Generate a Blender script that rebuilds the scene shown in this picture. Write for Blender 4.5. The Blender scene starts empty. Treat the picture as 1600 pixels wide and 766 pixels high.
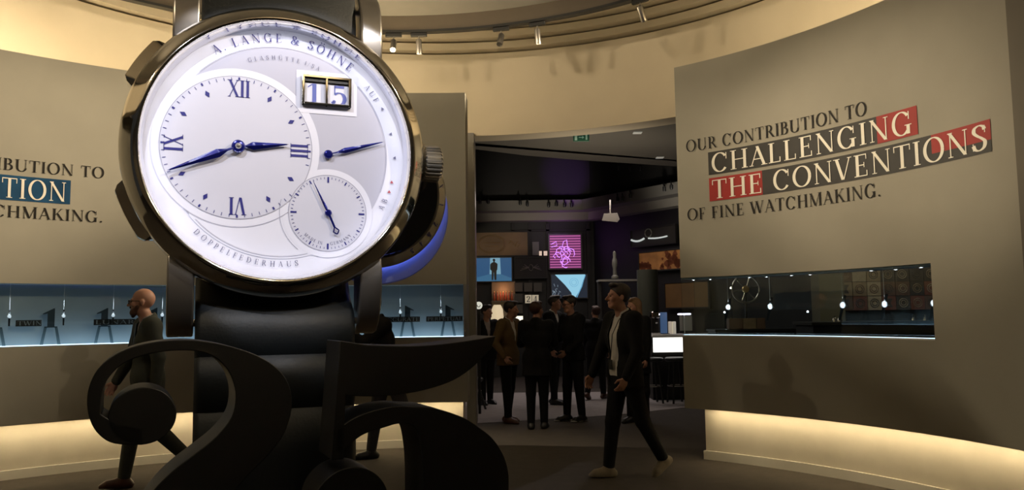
import bpy, math, random
import numpy as np
from mathutils import Vector, Matrix
random.seed(7); rng = np.random.RandomState(7)
scene = bpy.context.scene
col = scene.collection
R_ = math.radians

# ------------------------------------------------------------------ camera, exposure, world, lights
CAM_H = 1.45; FPX = 1252.0; PITCH = R_(5.016); ROLL = R_(-0.747)
cam_data = bpy.data.cameras.new('camera'); cam_data.sensor_width = 36; cam_data.lens = FPX / 1600 * 36
cam_data.clip_start = 0.05; cam_data.clip_end = 200
cam = bpy.data.objects.new('camera', cam_data); col.objects.link(cam)
cam.matrix_world = Matrix.Translation((0, 0, CAM_H)) @ Matrix.Rotation(R_(90) + PITCH, 4, 'X') @ Matrix.Rotation(ROLL, 4, 'Z')
scene.camera = cam
scene.view_settings.view_transform = 'Standard'; scene.view_settings.look = 'None'
scene.view_settings.gamma = 1; scene.view_settings.use_curve_mapping = False
scene.view_settings.exposure = 0.0
world = bpy.data.worlds.new('world'); scene.world = world; world.use_nodes = True
world.node_tree.nodes['Background'].inputs[0].default_value = (0.9, 0.85, 0.8, 1)
world.node_tree.nodes['Background'].inputs[1].default_value = 0.020
scene.cycles.max_bounces = 6; scene.cycles.diffuse_bounces = 3; scene.cycles.glossy_bounces = 4
scene.cycles.transmission_bounces = 6; scene.cycles.sample_clamp_indirect = 4
scene.cycles.caustics_reflective = False; scene.cycles.caustics_refractive = False
scene.cycles.use_denoising = True

WARM = (1.0, 0.82, 0.57); COOL = (0.70, 0.86, 1.0)
def aim(o, target):
    o.rotation_euler = (Vector(target) - o.location).to_track_quat('-Z', 'Y').to_euler()
def spot(name, loc, target, power, size=50, blend=0.8, color=WARM, radius=0.04, parent=None):
    l = bpy.data.lights.new(name, 'SPOT'); l.energy = power; l.spot_size = R_(size); l.spot_blend = blend
    l.color = color; l.shadow_soft_size = radius
    o = bpy.data.objects.new(name, l); col.objects.link(o); o.location = loc; aim(o, target)
    return o
def area(name, loc, target, power, sx, sy=None, color=WARM, spread=180):
    l = bpy.data.lights.new(name, 'AREA'); l.energy = power; l.color = color; l.size = sx; l.spread = R_(spread)
    if sy: l.shape = 'RECTANGLE'; l.size_y = sy
    o = bpy.data.objects.new(name, l); col.objects.link(o); o.location = loc; aim(o, target)
    return o
def point(name, loc, power, color=WARM, radius=0.05):
    l = bpy.data.lights.new(name, 'POINT'); l.energy = power; l.color = color; l.shadow_soft_size = radius
    o = bpy.data.objects.new(name, l); col.objects.link(o); o.location = loc
    return o
# circles of the rotunda: (centre x, centre y, radius)
LC = (-0.638, 3.025, 5.872); RC = (-1.186, 4.391, 4.673); OC = (-0.85, 5.85, 4.95); TC = (-1.27, 5.36, 4.25)
def on(c, deg, r=0.0, z=0.0):
    a = R_(deg); return Vector((c[0] + (c[2] + r) * math.cos(a), c[1] + (c[2] + r) * math.sin(a), z))
# track spots and added fill spots: (angle on the track circle, target, power, cone)
TRACK_Z = 4.96
for deg, tgt, pw, cone in (
    (150, on(LC, 133, 0, 2.95), 240, 36), (45, on(LC, 134, 0, 2.85), 1500, 22), (60, on(LC, 142, 0, 2.6), 1300, 50),
    (100, on(LC, 98, 0, 2.2), 460, 66), (122, on(LC, 112, 0, 2.6), 300, 66),
    (100, on(RC, 20, 0, 3.0), 700, 20), (130, on(RC, 28, 0, 2.75), 1300, 20), (150, on(RC, 44, 0, 2.6), 700, 20), (92, on(RC, 30, 0, 2.3), 1500, 60),
    (200, on(OC, 60, 0, 4.6), 330, 54), (0, on(OC, 180, 0, 4.7), 300, 64), (330, on(OC, 155, 0, 4.7), 200, 60), (60, on(OC, 215, 0, 4.6), 260, 60), (100, on(OC, 245, 0, 4.6), 260, 60), (225, on(OC, 85, 0, 4.6), 330, 54), (240, on(OC, 120, 0, 4.7), 330, 54), (130, on(OC, 50, 0, 4.7), 170, 54), (50, on(OC, 120, 0, 4.7), 170, 54)):  # spots on the drum's unseen side added for reflections in the steel
    p = on(TC, deg, -0.02, TRACK_Z - 0.22)
    spot('track_and_fill_spot', p, tgt, pw, cone, .9, WARM, .05)
spot('track_and_fill_spot', on(TC, 330, 0, 4.7), on(LC, 175, 0, 2.4), 520, 76)  # this one and the next added so lit unseen walls reflect in the steel
spot('track_and_fill_spot', on(TC, 300, 0, 4.7), (0.5, -4.1, 2.2), 330, 90)
# light falling on the case, the numerals and the floor from the track in front of the watch
spot('track_and_fill_spot', (-3.2, 1.6, 4.7), (-1.3, 4.2, 2.2), 100, 44)
spot('dial_fill_spot', (-1.6, 1.7, 4.65), (-1.28, 4.42, 2.45), 280, 25, .15, (.88, .90, 1.0), .03)  # both dial spots are fill, added to brighten the dial evenly
spot('dial_fill_spot', (0.9, 1.9, 4.65), (-1.28, 4.42, 2.45), 210, 25, .15, (.88, .90, 1.0), .03)
spot('track_and_fill_spot', (0.6, 1.4, 4.7), (-1.0, 4.2, 1.2), 22, 60)
spot('track_and_fill_spot', on(TC, 158, 0, 4.7), (.85, 7.3, 1.45), 130, 14, .9, WARM, .08)  # fill spot added to brighten the walking man's shirt
# exhibition room beyond the opening
area('room_light', (1.0, 15.0, 3.6), (1.0, 15.0, 0), 50, 3.0, 2.0, (1.0, 0.86, 0.78))
spot('bulkhead_fill', (2.6, 13.6, 3.0), (3.7, 16.1, 4.1), 150, 46, .9, (1, .92, .8), .1)  # unseen fill spots added to brighten the bulkhead
spot('bulkhead_fill', (.4, 15.0, 2.8), (.6, 18.2, 4.1), 150, 46, .9, (1, .88, .74), .1)
spot('passage_fill', (1.2, 11.0, 2.2), (1.2, 11.9, 3.95), 60, 150, .9, (1, .85, .65), .1)  # unseen fill spot added to lift the passage ceiling
spot('purple_wash', (1.6, 15.2, 3.0), (1.3, 18.8, 4.75), 260, 20, 0.9, (0.45, 0.12, 1.0))

# ------------------------------------------------------------------ helpers
def proj_ray(px, py):
    u = px - 800; v = 383 - py; r = ROLL; p = PITCH
    uu = u * math.cos(r) - v * math.sin(r); vv = u * math.sin(r) + v * math.cos(r)
    return Vector((uu, FPX * math.cos(p) - vv * math.sin(p), FPX * math.sin(p) + vv * math.cos(p)))
def at(px, py, Y):
    d = proj_ray(px, py); return Vector((0, 0, CAM_H)) + d * (Y / d.y)
def onplane(px, py, o, n):
    d = proj_ray(px, py); c = Vector((0, 0, CAM_H)); return c + d * ((Vector(o) - c).dot(n) / d.dot(n))

def props(o, label=None, cat=None, group=None, kind=None):
    if label: o['label'] = label
    if cat: o['category'] = cat
    if group: o['group'] = group
    if kind: o['kind'] = kind
    return o
def thing(name, label, cat, loc=(0, 0, 0), rotz=0, group=None):
    o = bpy.data.objects.new(name, None); col.objects.link(o); o.empty_display_size = 0.1
    o.location = loc; o.rotation_euler = (0, 0, rotz)
    return props(o, label, cat, group)
def dup(root, loc, rotz=None, label=None, group=None):
    c = root.copy(); col.objects.link(c); c.location = loc
    if rotz is not None: c.rotation_euler = (0, 0, rotz)
    if label: c['label'] = label
    if group: c['group'] = group
    def kids(src, dst):
        for ch in list(src.children):
            if ch is dst: continue
            k = ch.copy(); col.objects.link(k); k.parent = dst; kids(ch, k)
    kids(root, c)
    return c

class MB:
    def __init__(s): s.v = []; s.f = []
    def add(s, vs, fs):
        b = len(s.v); s.v += [tuple(x) for x in vs]; s.f += [tuple(i + b for i in f) for f in fs]; return s
    def box(s, x0, y0, z0, x1, y1, z1, bev=0.0):
        if bev <= 0:
            vs = [(x, y, z) for x in (x0, x1) for y in (y0, y1) for z in (z0, z1)]
            return s.add(vs, [(0, 1, 3, 2), (4, 6, 7, 5), (0, 4, 5, 1), (2, 3, 7, 6), (0, 2, 6, 4), (1, 5, 7, 3)])
        b = min(bev, abs(x1 - x0) / 2.01, abs(y1 - y0) / 2.01, abs(z1 - z0) / 2.01)
        P = []; idx = {}
        for ix, (X, bx) in enumerate(((x0, b), (x1, -b))):
            for iy, (Y, by) in enumerate(((y0, b), (y1, -b))):
                for iz, (Z, bz) in enumerate(((z0, b), (z1, -b))):
                    for k, q in enumerate(((X, Y + by, Z + bz), (X + bx, Y, Z + bz), (X + bx, Y + by, Z))):
                        idx[ix, iy, iz, k] = len(P); P.append(q)
        I = idx; F = []
        for i in (0, 1):
            F.append([I[i, 0, 0, 0], I[i, 1, 0, 0], I[i, 1, 1, 0], I[i, 0, 1, 0]])
            F.append([I[0, i, 0, 1], I[1, i, 0, 1], I[1, i, 1, 1], I[0, i, 1, 1]])
            F.append([I[0, 0, i, 2], I[1, 0, i, 2], I[1, 1, i, 2], I[0, 1, i, 2]])
            for j in (0, 1):
                F.append([I[i, j, 0, 0], I[i, j, 1, 0], I[i, j, 1, 1], I[i, j, 0, 1]])
                F.append([I[i, 0, j, 0], I[i, 1, j, 0], I[i, 1, j, 2], I[i, 0, j, 2]])
                F.append([I[0, i, j, 1], I[1, i, j, 1], I[1, i, j, 2], I[0, i, j, 2]])
                for k in (0, 1): F.append([I[i, j, k, 0], I[i, j, k, 1], I[i, j, k, 2]])
        return s.add(P, F)
    def prism(s, poly, tf, d0, d1):
        """poly: 2D points; tf(u, v, d) -> point; walls between d0 and d1"""
        n = len(poly)
        vs = [tf(u, v, d0) for u, v in poly] + [tf(u, v, d1) for u, v in poly]
        return s.add(vs, [tuple(range(n)), tuple(range(2 * n - 1, n - 1, -1))] + [(i, (i + 1) % n, (i + 1) % n + n, i + n) for i in range(n)])
    def lathe(s, prof, tf, n=48, cap=False, a0=0.0, a1=360.0):
        """prof: (radius, height) pairs; tf(x, y, h)"""
        full = abs(a1 - a0) >= 360; m = n if full else n + 1
        vs = [tf(r * math.cos(R_(a0 + (a1 - a0) * i / n)), r * math.sin(R_(a0 + (a1 - a0) * i / n)), h) for r, h in prof for i in range(m)]
        fs = []
        for j in range(len(prof) - 1):
            for i in range(n):
                k = (i + 1) % m; fs.append((j * m + i, j * m + k, (j + 1) * m + k, (j + 1) * m + i))
        if cap and full: fs += [tuple(range(n - 1, -1, -1)), tuple(range((len(prof) - 1) * m, len(prof) * m))]
        return s.add(vs, fs)
    def tube(s, pts, r, n=8, r2=None):
        pts = [Vector(p) for p in pts]; N = len(pts); rings = []
        up = Vector((0, 0, 1))
        for i, p in enumerate(pts):
            t = (pts[min(i + 1, N - 1)] - pts[max(i - 1, 0)]).normalized()
            a = t.cross(up if abs(t.z) < 0.95 else Vector((1, 0, 0))).normalized(); b = a.cross(t).normalized()
            rr = r if r2 is None else r + (r2 - r) * i / max(1, N - 1)
            rings.append([p + (a * math.cos(2 * math.pi * k / n) + b * math.sin(2 * math.pi * k / n)) * rr for k in range(n)])
        vs = [q for g in rings for q in g]; fs = []
        for i in range(N - 1):
            for k in range(n):
                l = (k + 1) % n; fs.append((i * n + k, i * n + l, (i + 1) * n + l, (i + 1) * n + k))
        fs += [tuple(range(n - 1, -1, -1)), tuple(range((N - 1) * n, N * n))]
        return s.add(vs, fs)
    def build(s, name, mat, parent=None, smooth=False, angle=35, recalc=True):
        me = bpy.data.meshes.new(name); me.from_pydata([tuple(v) for v in s.v], [], s.f); me.update()
        if recalc:
            import bmesh
            bm = bmesh.new(); bm.from_mesh(me); bmesh.ops.recalc_face_normals(bm, faces=bm.faces); bm.to_mesh(me); bm.free()
        me.materials.append(mat)
        if smooth:
            me.polygons.foreach_set('use_smooth', [True] * len(me.polygons))
            try: me.set_sharp_from_angle(angle=R_(angle))
            except Exception: pass
        o = bpy.data.objects.new(name, me); col.objects.link(o)
        if parent: o.parent = parent
        return o
ident = lambda x, y, z: (x, y, z)
def struct(o, kind='structure'): o['kind'] = kind; return o

# ------------------------------------------------------------------ materials
def mat(name, color, rough=0.6, metal=0.0, noise=0.0, nscale=30.0, bump=0.0, bscale=200.0, emit=None, estr=0.0, spec=None, coat=0.0, alpha=None, trans=0.0, ior=None, sheen=0.0):
    m = bpy.data.materials.new(name); m.use_nodes = True; nt = m.node_tree; b = nt.nodes['Principled BSDF']
    b.inputs['Base Color'].default_value = (*color, 1); b.inputs['Roughness'].default_value = rough; b.inputs['Metallic'].default_value = metal
    if spec is not None: b.inputs['Specular IOR Level'].default_value = spec
    if coat: b.inputs['Coat Weight'].default_value = coat
    if trans: b.inputs['Transmission Weight'].default_value = trans
    if ior: b.inputs['IOR'].default_value = ior
    if sheen: b.inputs['Sheen Weight'].default_value = sheen
    if emit: b.inputs['Emission Color'].default_value = (*emit, 1); b.inputs['Emission Strength'].default_value = estr
    if noise or bump:
        tc = nt.nodes.new('ShaderNodeTexCoord')
    if noise:
        n = nt.nodes.new('ShaderNodeTexNoise'); n.inputs['Scale'].default_value = nscale; n.inputs['Detail'].default_value = 6
        cr = nt.nodes.new('ShaderNodeMix'); cr.data_type = 'RGBA'
        cr.inputs[6].default_value = (*[c * (1 - noise) for c in color], 1); cr.inputs[7].default_value = (*[min(1, c * (1 + noise)) for c in color], 1)
        nt.links.new(tc.outputs['Object'], n.inputs['Vector']); nt.links.new(n.outputs['Fac'], cr.inputs[0]); nt.links.new(cr.outputs[2], b.inputs['Base Color'])
    if bump:
        n2 = nt.nodes.new('ShaderNodeTexNoise'); n2.inputs['Scale'].default_value = bscale; n2.inputs['Detail'].default_value = 4
        bp = nt.nodes.new('ShaderNodeBump'); bp.inputs['Strength'].default_value = bump; bp.inputs['Distance'].default_value = 0.01
        nt.links.new(tc.outputs['Object'], n2.inputs['Vector']); nt.links.new(n2.outputs['Fac'], bp.inputs['Height']); nt.links.new(bp.outputs['Normal'], b.inputs['Normal'])
    return m
def glow(name, color, s):
    return mat(name, (0, 0, 0), 0.5, emit=color, estr=s)
M = dict(
 panel=mat('panel_plaster', (0.29, 0.270, 0.218), 0.85, noise=0.10, nscale=2.5, bump=0.10, bscale=260),
 cream=mat('cream_plaster', (0.62, 0.54, 0.40), 0.85, noise=0.05, nscale=3, bump=0.05, bscale=150),
 plinth=mat('plinth_plaster', (0.55, 0.51, 0.43), 0.8, noise=0.10, nscale=6, bump=0.1, bscale=200),
 skirting=mat('skirting_white', (0.66, 0.64, 0.58), 0.5, noise=0.04, nscale=8),
 carpet=mat('carpet_dark', (0.060, 0.050, 0.042), 0.95, noise=0.25, nscale=8, bump=0.5, bscale=400),
 carpet2=mat('carpet_light', (0.34, 0.31, 0.31), 0.95, noise=0.2, nscale=8, bump=0.4, bscale=400),
 ceil=mat('ceiling_paint', (0.24, 0.22, 0.185), 0.9, noise=0.08, nscale=4),
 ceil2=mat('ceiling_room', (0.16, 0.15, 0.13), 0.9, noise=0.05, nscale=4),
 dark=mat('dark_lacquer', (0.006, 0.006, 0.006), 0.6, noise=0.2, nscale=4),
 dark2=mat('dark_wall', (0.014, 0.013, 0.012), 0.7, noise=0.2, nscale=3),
 jamb=mat('jamb_grey', (0.20, 0.19, 0.17), 0.5, noise=0.05, nscale=4),
 brown=mat('brown_wall', (0.11, 0.095, 0.07), 0.8, noise=0.1, nscale=3),
 ring=mat('track_ring_bronze', (0.10, 0.080, 0.058), 0.5, metal=0.3, noise=0.1, nscale=5),
 chrome=mat('polished_steel', (0.80, 0.77, 0.72), 0.07, 1.0),
 bezel=mat('satin_steel', (0.90, 0.86, 0.78), 0.07, 1.0),
 steel=mat('brushed_steel', (0.55, 0.53, 0.50), 0.28, 1.0),
 gunm=mat('satin_metal', (0.45, 0.42, 0.38), 0.3, 0.9),
 dial=mat('dial_white', (0.82, 0.82, 0.93), 0.45),
 dialg=mat('dial_silver', (0.53, 0.53, 0.64), 0.5, noise=0.02, nscale=5),
 line=mat('dial_edge_line', (0.35, 0.35, 0.45), 0.5),
 blue=mat('blued_steel', (0.010, 0.014, 0.20), 0.2, 0.5, coat=0.5),
 ink=mat('dial_ink_blue', (0.018, 0.018, 0.20), 0.5),
 inkg=mat('dial_ink_grey', (0.14, 0.14, 0.25), 0.5),
 date=mat('date_digit_blue', (0.12, 0.15, 0.50), 0.5),
 red=mat('dial_ink_red', (0.45, 0.06, 0.08), 0.5),
 leather=mat('strap_leather', (0.005, 0.0075, 0.009), 0.52, noise=0.3, nscale=20, bump=0.15, bscale=60),
 numeral=mat('numeral_black', (0.009, 0.009, 0.0085), 0.5, noise=0.15, nscale=10, bump=0.05, bscale=90),
 sign=mat('sign_ink', (0.014, 0.012, 0.011), 0.7, spec=.15),
 signred=mat('sign_red', (0.30, 0.020, 0.016), 0.6, noise=0.15, nscale=6, spec=.15),
 signdark=mat('sign_dark_photo', (0.017, 0.015, 0.012), 0.6, noise=0.6, nscale=7, spec=.2),
 signblue=mat('sign_blue_photo', (0.008, 0.050, 0.115), 0.6, noise=0.7, nscale=5, spec=.15),
 signwhite=mat('sign_white', (0.72, 0.68, 0.58), 0.6),
 white=mat('white_paint', (0.75, 0.75, 0.75), 0.5),
 black=mat('black_plastic', (0.012, 0.012, 0.012), 0.4),
 led=glow('led_warm', (1.0, 0.78, 0.45), 40), ledtop=glow('led_warm_top', (1.0, 0.80, 0.50), 150),
 ledc=glow('led_cool', (0.75, 0.88, 1.0), 30),
 lampw=glow('lamp_bulb', (1.0, 0.85, 0.6), 40),
 cord=mat('nylon_cord', (0.6, 0.62, 0.62), 0.4),
 skin=mat('skin', (0.42, 0.22, 0.15), 0.55, noise=0.08, nscale=14),
 gold=mat('brass', (0.6, 0.42, 0.18), 0.3, 0.8),
)
def glassmat(name, tint=(1, 1, 1), refl=0.06):
    m = bpy.data.materials.new(name); m.use_nodes = True; nt = m.node_tree; nt.nodes.clear()
    out = nt.nodes.new('ShaderNodeOutputMaterial'); tr = nt.nodes.new('ShaderNodeBsdfTransparent'); gl = nt.nodes.new('ShaderNodeBsdfGlossy')
    tr.inputs[0].default_value = (*tint, 1); gl.inputs['Roughness'].default_value = 0.01
    fr = nt.nodes.new('ShaderNodeFresnel'); fr.inputs[0].default_value = 1.35
    mx = nt.nodes.new('ShaderNodeMixShader'); nt.links.new(fr.outputs[0], mx.inputs[0]); nt.links.new(tr.outputs[0], mx.inputs[1]); nt.links.new(gl.outputs[0], mx.inputs[2])
    nt.links.new(mx.outputs[0], out.inputs[0]); return m
M['glass'] = glassmat('clear_glass', (0.93, 0.97, 0.97))
# ------------------------------------------------------------------ a serif alphabet drawn with a broad nib (cap height 1)
TH, TN, SF, SH = 0.135, 0.045, 0.075, 0.035
def _rect(x0, y0, x1, y1): return [(x0, y0), (x1, y0), (x1, y1), (x0, y1)]
def _stem(x, y0=0.0, y1=1.0, w=None, sb=True, st=True):
    w = TH if w is None else w
    g = [_rect(x - w / 2, y0, x + w / 2, y1)]
    if sb: g.append(_rect(x - w / 2 - SF, y0, x + w / 2 + SF, y0 + SH))
    if st: g.append(_rect(x - w / 2 - SF, y1 - SH, x + w / 2 + SF, y1))
    return g
def _diag(x0, y0, x1, y1, w): return [[(x0 - w / 2, y0), (x0 + w / 2, y0), (x1 + w / 2, y1), (x1 - w / 2, y1)]]
def _serif(x, y, w=TN): return [_rect(x - w / 2 - SF, y, x + w / 2 + SF, y + SH)]
def _spline(pts, n=7):
    P = [pts[0]] + list(pts) + [pts[-1]]; out = []
    for i in range(1, len(P) - 2):
        p0, p1, p2, p3 = P[i - 1], P[i], P[i + 1], P[i + 2]
        for k in range(n):
            t = k / n
            out.append(tuple(0.5 * (2 * p1[j] + (p2[j] - p0[j]) * t + (2 * p0[j] - 5 * p1[j] + 4 * p2[j] - p3[j]) * t * t + (3 * p1[j] - p0[j] - 3 * p2[j] + p3[j]) * t ** 3) for j in (0, 1)))
    out.append(tuple(pts[-1])); return out
def _nib(pts, T=TH, t=TN, pw=1.4):
    L = []; Rr = []
    for i, p in enumerate(pts):
        a = pts[max(0, i - 1)]; b = pts[min(len(pts) - 1, i + 1)]
        dx, dy = b[0] - a[0], b[1] - a[1]; l = math.hypot(dx, dy) or 1
        w = t + (T - t) * abs(dy / l) ** pw
        nx, ny = -dy / l * w / 2, dx / l * w / 2
        L.append((p[0] + nx, p[1] + ny)); Rr.append((p[0] - nx, p[1] - ny))
    return [[L[i], Rr[i], Rr[i + 1], L[i + 1]] for i in range(len(pts) - 1)]
def _arc(cx, cy, rx, ry, a0, a1, n=22, T=TH, t=TN):
    return _nib([(cx + (rx - T / 2) * math.cos(R_(a0 + (a1 - a0) * i / n)), cy + (ry - t / 2) * math.sin(R_(a0 + (a1 - a0) * i / n))) for i in range(n + 1)], T, t)
def glyph(c):
    s = _stem
    if c == 'A': return _diag(.08, 0, .40, 1, TN) + _diag(.69, 0, .37, 1, TH) + [_rect(.18, .32, .60, .32 + TN)] + _serif(.08, 0) + _serif(.69, 0, TH), .80
    if c == 'B': return s(.18, st=False, sb=False) + [_rect(.04, 0, .36, TN), _rect(.04, 1 - TN, .34, 1), _rect(.2, .5, .36, .5 + TN)] + _arc(.34, .76, .25, .24, -90, 90) + _arc(.36, .27, .30, .27, -90, 90), .72
    if c == 'C': return _arc(.44, .5, .40, .52, 38, 322, 30) + [_rect(.73, .64, .77, .98)], .86
    if c == 'D': return s(.18, st=False, sb=False) + [_rect(.04, 0, .40, TN), _rect(.04, 1 - TN, .40, 1)] + _arc(.38, .5, .43, .5, -90, 90), .88
    if c == 'E': return s(.18) + [_rect(.18, 0, .60, SH + .01), _rect(.18, 1 - SH - .01, .58, 1), _rect(.2, .49, .48, .49 + TN), _rect(.57, 0, .61, .25), _rect(.55, .76, .59, 1), _rect(.46, .40, .49, .63)], .70
    if c == 'F': return s(.18) + [_rect(.18, 1 - SH - .01, .56, 1), _rect(.2, .48, .46, .48 + TN), _rect(.53, .76, .57, 1), _rect(.44, .39, .47, .62)], .62
    if c == 'G': return _arc(.44, .5, .40, .52, 38, 318, 30) + [_rect(.73, .64, .77, .98)] + s(.72, .02, .42, sb=False), .92
    if c == 'H': return s(.18) + s(.72) + [_rect(.2, .49, .7, .49 + TN)], .90
    if c == 'I': return s(.18), .36
    if c == 'K': return s(.18) + _diag(.24, .42, .66, 1, TN) + _diag(.72, 0, .38, .60, TH) + _serif(.66, 1 - SH) + _serif(.72, 0, TH), .84
    if c == 'L': return s(.18) + [_rect(.18, 0, .58, SH + .01), _rect(.55, 0, .59, .26)], .66
    if c == 'M': return s(.16, w=TN) + _diag(.16, 1, .50, .02, TH) + _diag(.86, 1, .52, .02, TN) + s(.88), 1.06
    if c == 'N': return s(.16, w=TN) + _diag(.14, 1, .74, 0, TH) + s(.76, w=TN, sb=False), .92
    if c == 'O': return _arc(.46, .5, .43, .52, 0, 360, 36), .92
    if c == 'Ö': return _arc(.46, .5, .43, .52, 0, 360, 36) + [_rect(.24, 1.13, .37, 1.25), _rect(.55, 1.13, .68, 1.25)], .92
    if c == 'P': return s(.18, st=False) + [_rect(.04, 1 - TN, .36, 1), _rect(.2, .44, .36, .44 + TN)] + _arc(.34, .72, .29, .28, -90, 90), .66
    if c == 'R': return s(.18, st=False) + [_rect(.04, 1 - TN, .36, 1), _rect(.2, .46, .38, .46 + TN)] + _arc(.34, .73, .27, .27, -90, 90) + _diag(.72, 0, .38, .50, TH) + _serif(.74, 0, TN), .80
    if c == 'S': return _nib(_spline([(.55, .80), (.50, .92), (.34, .98), (.17, .90), (.14, .74), (.26, .60), (.42, .48), (.55, .33), (.50, .12), (.32, .02), (.16, .08), (.09, .24)]), .15) + [_rect(.54, .68, .575, .96), _rect(.065, .04, .10, .32)], .66
    if c == 'T': return s(.38, st=False) + [_rect(.04, 1 - SH - .01, .72, 1), _rect(.03, .74, .065, 1), _rect(.695, .74, .73, 1)], .76
    if c in 'UÜ':
        g = s(.18, .30, 1, sb=False) + s(.74, .30, 1, w=TN, sb=False) + _nib([(.18 + .28 * (1 - math.cos(R_(a))) , .30 - .30 * math.sin(R_(a))) for a in range(0, 181, 9)], TH, TN)
        return g + ([_rect(.26, 1.13, .39, 1.25), _rect(.55, 1.13, .68, 1.25)] if c == 'Ü' else []), .90
    if c == 'V': return _diag(.36, 0, .10, 1, TH) + _diag(.40, 0, .68, 1, TN) + _serif(.10, 1 - SH, TH) + _serif(.68, 1 - SH), .78
    if c == 'W': return _diag(.34, 0, .10, 1, TH) + _diag(.36, 0, .58, 1, TN) + _diag(.80, 0, .56, 1, TH) + _diag(.82, 0, 1.06, 1, TN) + _serif(.10, 1 - SH, TH) + _serif(.57, 1 - SH, TH) + _serif(1.06, 1 - SH), 1.16
    if c == 'X': return _diag(.70, 0, .14, 1, TH) + _diag(.12, 0, .68, 1, TN) + _serif(.12, 0) + _serif(.70, 0, TH) + _serif(.14, 1 - SH, TH) + _serif(.68, 1 - SH), .82
    if c == 'Y': return _diag(.40, .42, .12, 1, TH) + _diag(.42, .42, .68, 1, TN) + s(.41, 0, .45, st=False) + _serif(.12, 1 - SH, TH) + _serif(.68, 1 - SH), .80
    if c == '&': return _nib(_spline([(.86, .44), (.78, .56), (.70, .50), (.64, .26), (.46, .03), (.22, .03), (.10, .20), (.20, .40), (.42, .54), (.56, .72), (.50, .92), (.34, .97), (.22, .86), (.26, .68), (.46, .40), (.66, .14), (.84, .02), (.92, .08)]), .12), 1.0
    if c == '.': return [[(.06 + .075 * (1 + math.cos(a)), .07 + .075 * math.sin(a)) for a in [k * math.pi / 4 for k in range(8)]]], .28
    if c == '/': return _diag(.02, -.05, .36, 1.05, TN), .38
    if c == '1': return s(.30, w=.16, st=False) + [[(.22, 1), (.22, .94), (.04, .78), (.04, .84)]] + [_rect(.08, 0, .54, SH)], .58
    if c == '2': return _nib(_spline([(.12, .72), (.16, .90), (.34, .98), (.52, .88), (.54, .68), (.42, .44), (.22, .20), (.08, .04)]), .15) + [_rect(.06, 0, .60, .11), _rect(.57, 0, .61, .26)] + [[(.14 + .07 * math.cos(a), .74 + .07 * math.sin(a)) for a in [k * math.pi / 4 for k in range(8)]]], .68
    if c == '4': return s(.44, w=.14, st=False) + _diag(.06, .28, .42, 1, TN + .02) + [_rect(.03, .25, .62, .30)], .68
    if c == '5': return [_rect(.14, .54, .185, 1), _rect(.14, .88, .54, 1)] + _nib(_spline([(.16, .54), (.32, .64), (.50, .56), (.57, .34), (.50, .12), (.32, .01), (.14, .06), (.09, .18)]), .16) + [[(.14 + .075 * math.cos(a), .18 + .075 * math.sin(a)) for a in [k * math.pi / 4 for k in range(8)]]], .66
    return [], .34
def text_width(txt, track=0.06): return sum(glyph(c)[1] + track for c in txt) - track
def flat_text(mb, txt, cap, tf, width=None, track=0.06, u0=0.0, v0=0.0, maxw=None, bold=0.0):
    """tf(u, v) -> point; glyphs laid along u from u0, squeezed or spread to width"""
    k = cap
    sx = k if width is None else width / text_width(txt, track)
    u = u0
    for c in txt:
        g, adv = glyph(c)
        for poly in g:
            mb.add([tf(u + p[0] * sx, v0 + p[1] * k) for p in poly], [tuple(range(len(poly)))])
        u += (adv + track) * sx
    return u
def words(name, txt, cap, tf, width, mt, parent, label=None):
    """one mesh per word, laid on the wall"""
    k = width / text_width(txt); u = 0.0
    for w in txt.split(' '):
        ww = text_width(w) * k; m = MB(); flat_text(m, w, cap, lambda a, b: tf(a + u, b), ww)
        o = m.build('word', mt, recalc=False)
        under(o, parent)
        if label: o['label'] = label
        u += ww + (glyph(' ')[1] + .12) * k
def arc_text(mb, txt, cap, place, r, a_start, a_end, inward=False):
    """place(x, z) -> point on the dial; angles in degrees, letters stand outward (or inward) on the circle"""
    n = text_width(txt, 0.12); tot = R_(a_end - a_start); u = 0.0
    for c in txt:
        g, adv = glyph(c); mid = u + adv / 2; a = R_(a_start) + tot * mid / n
        er = (math.cos(a), math.sin(a)); et = (-er[1], er[0])
        if tot < 0: et = (-et[0], -et[1])
        upv = (-er[0], -er[1]) if inward else er
        for poly in g:
            mb.add([place(er[0] * r + et[0] * (p[0] - adv / 2) * cap + upv[0] * p[1] * cap, er[1] * r + et[1] * (p[0] - adv / 2) * cap + upv[1] * p[1] * cap) for p in poly], [tuple(range(len(poly)))])
        u += adv + 0.12
# ------------------------------------------------------------------ the setting
def arc_slab(mb, c, r0, r1, z0, z1, a0, a1, n=None):
    n = n or max(2, int(abs(a1 - a0) / 1.5)); vs = []; fs = []
    for i in range(n + 1):
        a = a0 + (a1 - a0) * i / n
        for r, z in ((r0, z0), (r1, z0), (r1, z1), (r0, z1)): vs.append(on(c, a, r, z))
    for i in range(n):
        b = i * 4
        for k in range(4):
            l = (k + 1) % 4; fs.append((b + k, b + l, b + 4 + l, b + 4 + k))
    fs += [(0, 1, 2, 3), tuple(n * 4 + k for k in (3, 2, 1, 0))]
    return mb.add(vs, fs)
def poly_slab(pts, z0, z1):
    m = MB(); n = len(pts)
    return m.add([(x, y, z0) for x, y in pts] + [(x, y, z1) for x, y in pts], [tuple(range(n)), tuple(range(2 * n - 1, n - 1, -1))] + [(i, (i + 1) % n, (i + 1) % n + n, i + n) for i in range(n)])
struct(MB().box(-9, -4.2, -0.12, 14, 24, 0).build('floor', M['carpet']))

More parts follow.
